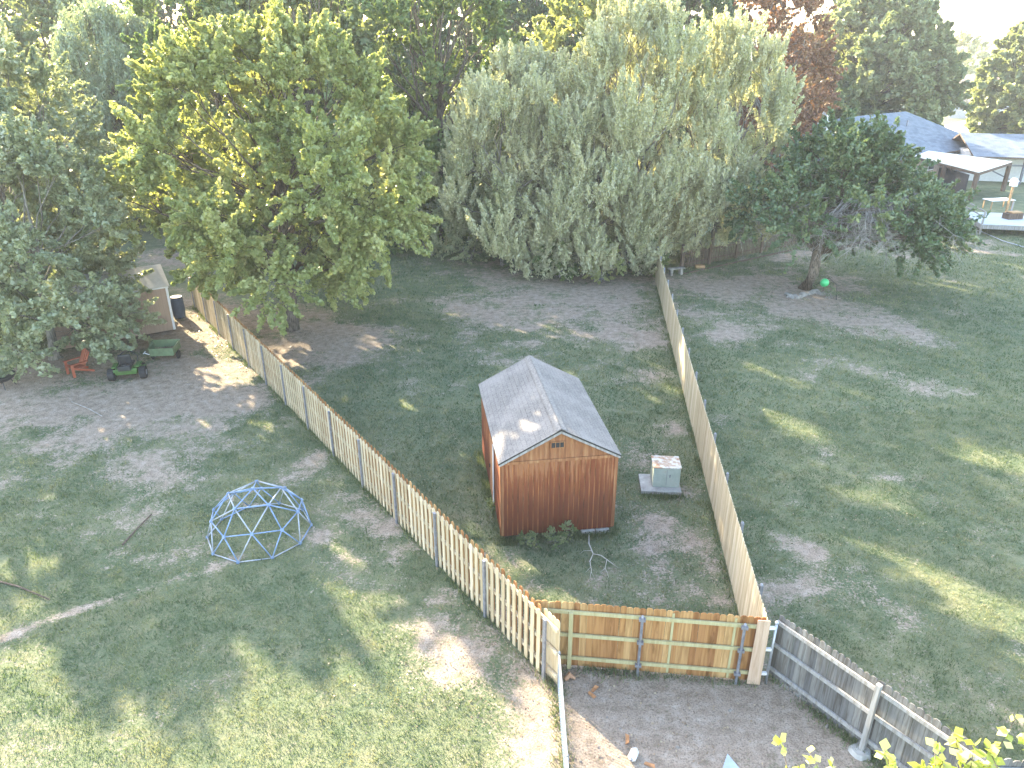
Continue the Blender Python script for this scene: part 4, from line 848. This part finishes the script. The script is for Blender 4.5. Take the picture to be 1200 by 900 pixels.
# patio cover
t = thing('patio_cover', (42, 72, 0), 0, 'bright white sheet-metal patio cover on dark posts beside the blue-roofed house', 'patio cover')
cor = [G(1072, 183.5, 3.0), G(1088, 178, 3.1), G(1186, 190, 2.8), G(1147, 202.5, 2.6)]; zz = [3.0, 3.15, 2.8, 2.6]
mb = MB(); V = [(x-42, y-72, z) for (x, y), z in zip(cor, zz)]; V += [(a, b, c_+.07) for a, b, c_ in V]
mb.add(V, [(3, 2, 1, 0), (4, 5, 6, 7), (0, 1, 5, 4), (1, 2, 6, 5), (2, 3, 7, 6), (3, 0, 4, 7)])
a0, a1, a2, a3 = [Vector(v) for v in V[4:]]
for k_ in range(1, 24):
    f_ = k_/24; mb.bar(a0.lerp(a1, f_)+Vector((0, 0, .005)), a3.lerp(a2, f_)+Vector((0, 0, .005)), .05, .04)
mb.build('metal_roof', simple('white_metal_sheet', (.80, .78, .72), .5, .0, var=.04), t)
for f_, g_ in ((.02, 0), (.5, 0), (.98, 0), (.98, .95)):
    p = a0.lerp(a3, f_) if g_ == 0 else a1.lerp(a2, f_); mb = MB(); mb.box((p.x, p.y, (p.z-.1)/2), (.3, .3, p.z-.12)); mb.build('post', M['dark_wood'], t)
mb = MB(); mb.bar(a0-Vector((0, 0, .2)), a3-Vector((0, 0, .2)), .12, .2); mb.bar(a3-Vector((0, 0, .2)), a2-Vector((0, 0, .2)), .12, .2); mb.build('beam', M['dark_wood'], t)
mb = MB(); p, p2 = a0.lerp(a3, .35)+Vector((.8, .5, 0)), a3+Vector((-.3, .9, 0)); mb.bar((p.x, p.y, 1.15), (p2.x, p2.y, 1.15), .1, 2.3); mb.build('screen_wall', simple('dark_screen', (.06, .06, .065), .8), t)
# white outbuilding
t = thing('outbuilding', (48.5, 81.5, 0), R(-12), 'white outbuilding with a low blue-grey roof and grey timber braces at the right edge', 'outbuilding')
mb = MB(); mb.box((9, 3.5, 1.45), (18, 7, 2.9)); mb.build('wall', M['white'], t)
mb = MB(); V = [(-.4, -2.2, 2.75), (19, -2.2, 2.75), (19, 3.5, 4.5), (-.4, 3.5, 4.5), (19, 7.5, 2.9), (-.4, 7.5, 2.9)]; V += [(a, b, c_-.18) for a, b, c_ in V]
mb.add(V, [(0, 1, 2, 3), (3, 2, 4, 5)], 0); mb.add(V, [(6, 9, 8, 7), (9, 11, 10, 8), (0, 6, 7, 1), (1, 7, 8, 2), (2, 8, 10, 4), (4, 10, 11, 5), (5, 11, 9, 3), (3, 9, 6, 0)], 1)
o = mb.build('roof', [M['shingle_blue'], M['dark_wood']], t); face_uv(o)
mb = MB()
for xx in (.6, 4.6, 8.6, 12.6): mb.box((xx, -1.9, 1.3), (.2, .2, 2.5))
for xx in (.6, 4.6, 8.6): mb.bar((xx, -1.9, 1.9), (xx+4, -1.9, 1.9), .1, .14); mb.bar((xx+.1, -1.9, 1.8), (xx+3.2, -1.9, .4), .1, .12)
mb.build('timber_brace', simple('grey_timber', (.15, .16, .18), .8), t)
# deck
X, Y = G(1161, 263, .84); t = thing('wooden_deck', (X, Y, 0), R(-12), 'raised pale grey wooden deck with rails at the right edge', 'deck')
mb = MB()
for i in range(32): mb.box((3.6, .1+i*.15, .82), (8.4, .142, .04))
mb.build('decking', simple('pale_deck_board', (.48, .52, .56), .7, var=.15, sc=4, stretch=(.4, 8, 1)), t)
mb = MB(); mb.box((3.6, .0, .64), (8.4, .05, .30)); mb.box((-.62, 2.4, .64), (.05, 4.8, .30)); mb.build('fascia', M['weathered_rail'], t)
for xx, yy in ((-.55, .1), (3.0, .1), (6.6, .1), (-.55, 4.7), (3.0, 4.7)): mb = MB(); mb.box((xx, yy, .9), (.11, .11, 1.8)); mb.build('post', M['weathered_rail'], t)
for z_ in (1.35, 1.75):
    mb = MB(); mb.bar((-.55, .1, z_), (-.55, 4.7, z_), .05, .09); mb.build('railing', M['weathered_rail'], t)
for i_, (px, py, sz) in enumerate([(1168, 244, .9), (1186, 256, .7)]):
    X, Y = G(px, py, .85); t = thing('patio_table' if i_ == 0 else 'storage_bin', (X, Y, .84), R(10), ['white-topped patio table standing on the deck', 'brown and dark storage bin on the deck beside the post'][i_], ['table', 'bin'][i_])
    if i_ == 0:
        mb = MB(); mb.box((0, 0, .72), (2.2, 1.1, .05)); mb.build('tabletop', M['white'], t)
        for a_ in (-1, 1):
            for b_ in (-1, 1): mb = MB(); mb.box((a_*.95, b_*.42, .35), (.07, .07, .7)); mb.build('leg', M['tan_wood'], t)
    else:
        mb = MB(); mb.box((0, 0, .22), (1.3, .7, .44)); mb.build('tub', M['dark_wood'], t, bevel=.03); mb = MB(); mb.box((.1, 0, .5), (.9, .6, .1)); mb.build('lid', M['tan_wood'], t, bevel=.02)
X, Y = G(1185, 262); t = thing('bird_house', (X, Y+1, 0), 0, 'white bird house on a tan pole standing by the deck', 'bird house')
mb = MB(); mb.box((0, 0, 1.4), (.14, .14, 2.8)); mb.build('pole', M['tan_wood'], t); mb = MB(); mb.box((0, 0, 3.0), (.42, .4, .42)); mb.add([(-.28, -.26, 3.2), (.28, -.26, 3.2), (.28, .26, 3.2), (-.28, .26, 3.2), (0, -.26, 3.42), (0, .26, 3.42)], [(0, 1, 4), (2, 3, 5), (1, 2, 5, 4), (3, 0, 4, 5), (3, 2, 1, 0)]); mb.build('house_box', M['white'], t)
# hose / pipe edging below deck
mb = MB(); pts = [(1120, 268), (1150, 272), (1175, 283), (1205, 292)]; mb.tube([(*G(*p), .05) for p in pts], .035, 6); tag(mb.build('border_pipe', M['galv'], smooth=True), 'pale curved edging pipe on the grass below the deck', 'edging')
# far road, house and fence
mb = MB(); V = [(*G(1085, 152), .03), (*G(1130, 141.5), .03), (*G(1300, 150), .03), (*G(1300, 168), .03)]; mb.add(V, [(0, 3, 2, 1)]); mb.add([(a, b, -.1) for a, b, c_ in V], [(0, 1, 2, 3)])
tag(mb.build('road', simple('pale_gravel', (.52, .45, .36), .95, var=.12, sc=.6)), kind='structure')
X, Y = G(1112, 139); t = thing('board_fence', (X, Y, 0), 0, 'pale grey board fence far off before the brown-roofed house', 'fence'); mb = MB()
for i in range(60): dogear(mb, (i*.22, i*.03), (1, 0), (0, -1), .20, 2.4+random.uniform(-.03, .03))
mb.build('boards', simple('far_grey_board', (.42, .42, .44), .8, var=.15), t)
for z_ in (.5, 2.0): mb = MB(); mb.bar((0, .08, z_), (13, 1.9, z_), .06, .1); mb.build('rail', M['weathered_rail'], t)
t = thing('brown_house', (92, 172, 0), R(-20), 'distant brown-roofed house between the oak and the edge tree', 'house')
mb = MB(); mb.box((7, 5, 1.9), (14, 10, 3.8)); mb.build('wall', simple('far_wall', (.40, .34, .30), .9, var=.1), t)
mb = MB(); V = [(-.8, -1, 3.7), (14.8, -1, 3.7), (14.8, 11, 3.7), (-.8, 11, 3.7), (-.8, 5, 7.6), (14.8, 5, 7.6)]; mb.add(V, [(0, 1, 5, 4), (2, 3, 4, 5), (1, 2, 5), (3, 0, 4), (3, 2, 1, 0)]); o = mb.build('roof', M['shingle_brown'], t); face_uv(o)
mb = MB(); mb.box((4, -.05, 1.7), (1.8, .1, 1.4)); mb.build('window', M['glass'], t)
# far rounded trees and wooded ridge
tree('distant_tree', 84, 196, 13.5, 9, 1, M['leaf_olive'], M['bark'], 'pale sunlit tree behind the distant brown roof', nleaf=22000, leaf=.8, lobes=30, sprays=14, seed=90, trunk=.5)
tree('distant_tree', 112, 205, 15, 10, 1, M['leaf_olive'], M['bark'], 'pale tree just left of the edge tree, far off', nleaf=20000, leaf=.8, lobes=30, sprays=14, seed=91, trunk=.5)
def ridge(name, y0, h0, amp, sx, seed, lab):
    rng = np.random.default_rng(seed); nx, ny = 260, 26; xs = np.linspace(-1500, 1800, nx); V = []
    for j in range(ny):
        t_ = j/(ny-1)
        for x in xs:
            e = (math.sin(math.pi*min(1, t_*1.0)))**.7 if 0 < t_ < 1 else 0
            h = h0+amp*math.sin(x*.004*sx+seed)+amp*.5*math.sin(x*.011*sx+2*seed)
            V.append((x, y0+t_*400, e*(h+rng.normal(0, 1.3))-.5))
    V = np.array(V); i = np.arange(nx-1); j = np.arange(ny-1); I, J = np.meshgrid(i, j); b = (J*nx+I).ravel()
    m, nt, bs = newmat('wooded_hill'); v = objvec(nt); nt.links.new(ramp(nt, noise(nt, .12, 6, v), [(.3, (.05, .08, .04)), (.7, (.16, .18, .09))]), bs.inputs['Base Color']); bs.inputs['Roughness'].default_value = 1; bump(nt, bs, noise(nt, .3, 5, v), 1, 3)
    tag(npmesh(name, V, np.stack([b, b+1, b+nx+1, b+nx], 1), m), lab, kind='structure')
ridge('hills', 420, 17, 3, 1, 2, 'low wooded hills on the horizon')
# ------------------------------------------------------------------ tree top just below the camera (bottom right twigs)
def near_tree():
    rng = np.random.default_rng(77); bx_, by_ = 4.0, 2.4
    t = thing('young_tree', (bx_, by_, 0), 0, 'slender tree whose lime-green leafy tips reach up at the bottom right corner', 'tree')
    mb = MB(); mb.tube([(0, 0, -.1), (.05, .05, 2), (-.05, .1, 4), (0, .15, 5.6)], [.14, .11, .08, .05], 8); mb.build('trunk', M['bark'], t, smooth=True)
    br = MB(); C = []; D = []; T = []
    tips = [(915, 868, 7.2), (948, 880, 7.2), (935, 896, 7.0), (1035, 876, 7.3), (1048, 893, 7.2), (1095, 872, 7.5), (1105, 892, 7.4), (1118, 858, 7.5), (1142, 872, 7.6), (1158, 876, 7.6), (1190, 842, 7.8), (1202, 862, 7.7), (1080, 895, 7.3), (1165, 893, 7.5), (975, 896, 7.1), (1125, 885, 7.5), (1215, 885, 7.7), (1140, 900, 7.4)]
    for (px, py, Z) in tips+[(rng.uniform(850, 1350), rng.uniform(935, 1150), rng.uniform(5.2, 7.2)) for _ in range(34)]:
        X, Y = G(px, py, Z); tip = np.array([X-bx_, Y-by_, Z]); s = np.array([rng.normal(0, .1), rng.normal(.1, .1), rng.uniform(3.2, 5.2)])
        P = curve(s, tip, 8, .07, rng); br.tube(P, [.03, .026, .022, .018, .014, .010, .007, .003], 5)
        P = np.array(P)
        for k in range(44):
            u = 7-7*(rng.random()**1.7)*.55; i0 = min(6, int(u)); p = P[i0]+(P[i0+1]-P[i0])*(u-i0); dd = unit(1, rng)[0]; dd[2] -= .1
            C.append(p+dd*.045); D.append(dd); T.append(rng.normal(.5, .25))
    br.build('branches', M['bark'], t, smooth=True)
    leaves('crown', np.array(C), np.array(D), .10, .78, M['leaf_lime'], t, np.array(T), up=.3)
near_tree()

# ------------------------------------------------------------------ haze, sky, sun, camera
HAZE = 0.0005
m = bpy.data.materials.new('haze'); m.use_nodes = True; nt = m.node_tree; nt.nodes.clear()
out = nt.nodes.new('ShaderNodeOutputMaterial'); pv = nt.nodes.new('ShaderNodeVolumePrincipled'); pv.inputs['Density'].default_value = HAZE; pv.inputs['Color'].default_value = (.92, .95, 1, 1); pv.inputs['Anisotropy'].default_value = 0
nt.links.new(pv.outputs[0], out.inputs['Volume'])
if HAZE > 0:
    mb = MB(); mb.box((0, 300, 15), (5000, 2200, 34)); o = mb.build('haze', m); tag(o, 'thin pale evening haze over the yards', 'haze', kind='stuff')
SUN_EL, SAZ = R(24.0), (-.63, .777)
w = bpy.data.worlds.new('World'); scene.world = w; w.use_nodes = True; nt = w.node_tree; bgn = nt.nodes['Background']
sky = nt.nodes.new('ShaderNodeTexSky'); sky.sky_type = 'NISHITA'; sky.sun_disc = False; sky.sun_elevation = SUN_EL; sky.sun_rotation = math.atan2(SAZ[0], SAZ[1])
sky.air_density = 1.0; sky.dust_density = 1.2; sky.ozone_density = 1.0
nt.links.new(sky.outputs[0], bgn.inputs['Color']); bgn.inputs['Strength'].default_value = .15
ld = bpy.data.lights.new('sun', 'SUN'); ld.energy = 3.6; ld.angle = R(.6); ld.color = (1, .90, .70)
lo = bpy.data.objects.new('sun', ld); COL.objects.link(lo)
sv = Vector((SAZ[0]*math.cos(SUN_EL), SAZ[1]*math.cos(SUN_EL), math.sin(SUN_EL))); lo.rotation_euler = sv.to_track_quat('Z', 'Y').to_euler(); lo.location = (0, 0, 40)
cd = bpy.data.cameras.new('camera'); cam = bpy.data.objects.new('camera', cd); COL.objects.link(cam); scene.camera = cam
cam.location = (0, 0, CH); cam.rotation_euler = (R(90)-CP, 0, 0); cd.sensor_width = 36; cd.lens = 36*CF/1200; cd.clip_end = 9000
vs = scene.view_settings; vs.view_transform = 'Standard'; vs.look = 'None'; vs.gamma = 1; vs.use_white_balance = True; vs.white_balance_temperature = 7300; vs.exposure = 3.05; vs.use_curve_mapping = False
cy = scene.cycles; cy.max_bounces = 8; cy.diffuse_bounces = 5; cy.glossy_bounces = 2; cy.transmission_bounces = 3; cy.volume_bounces = 0; cy.transparent_max_bounces = 4
cy.use_denoising = True; cy.caustics_reflective = False; cy.caustics_refractive = False; cy.sample_clamp_indirect = 4
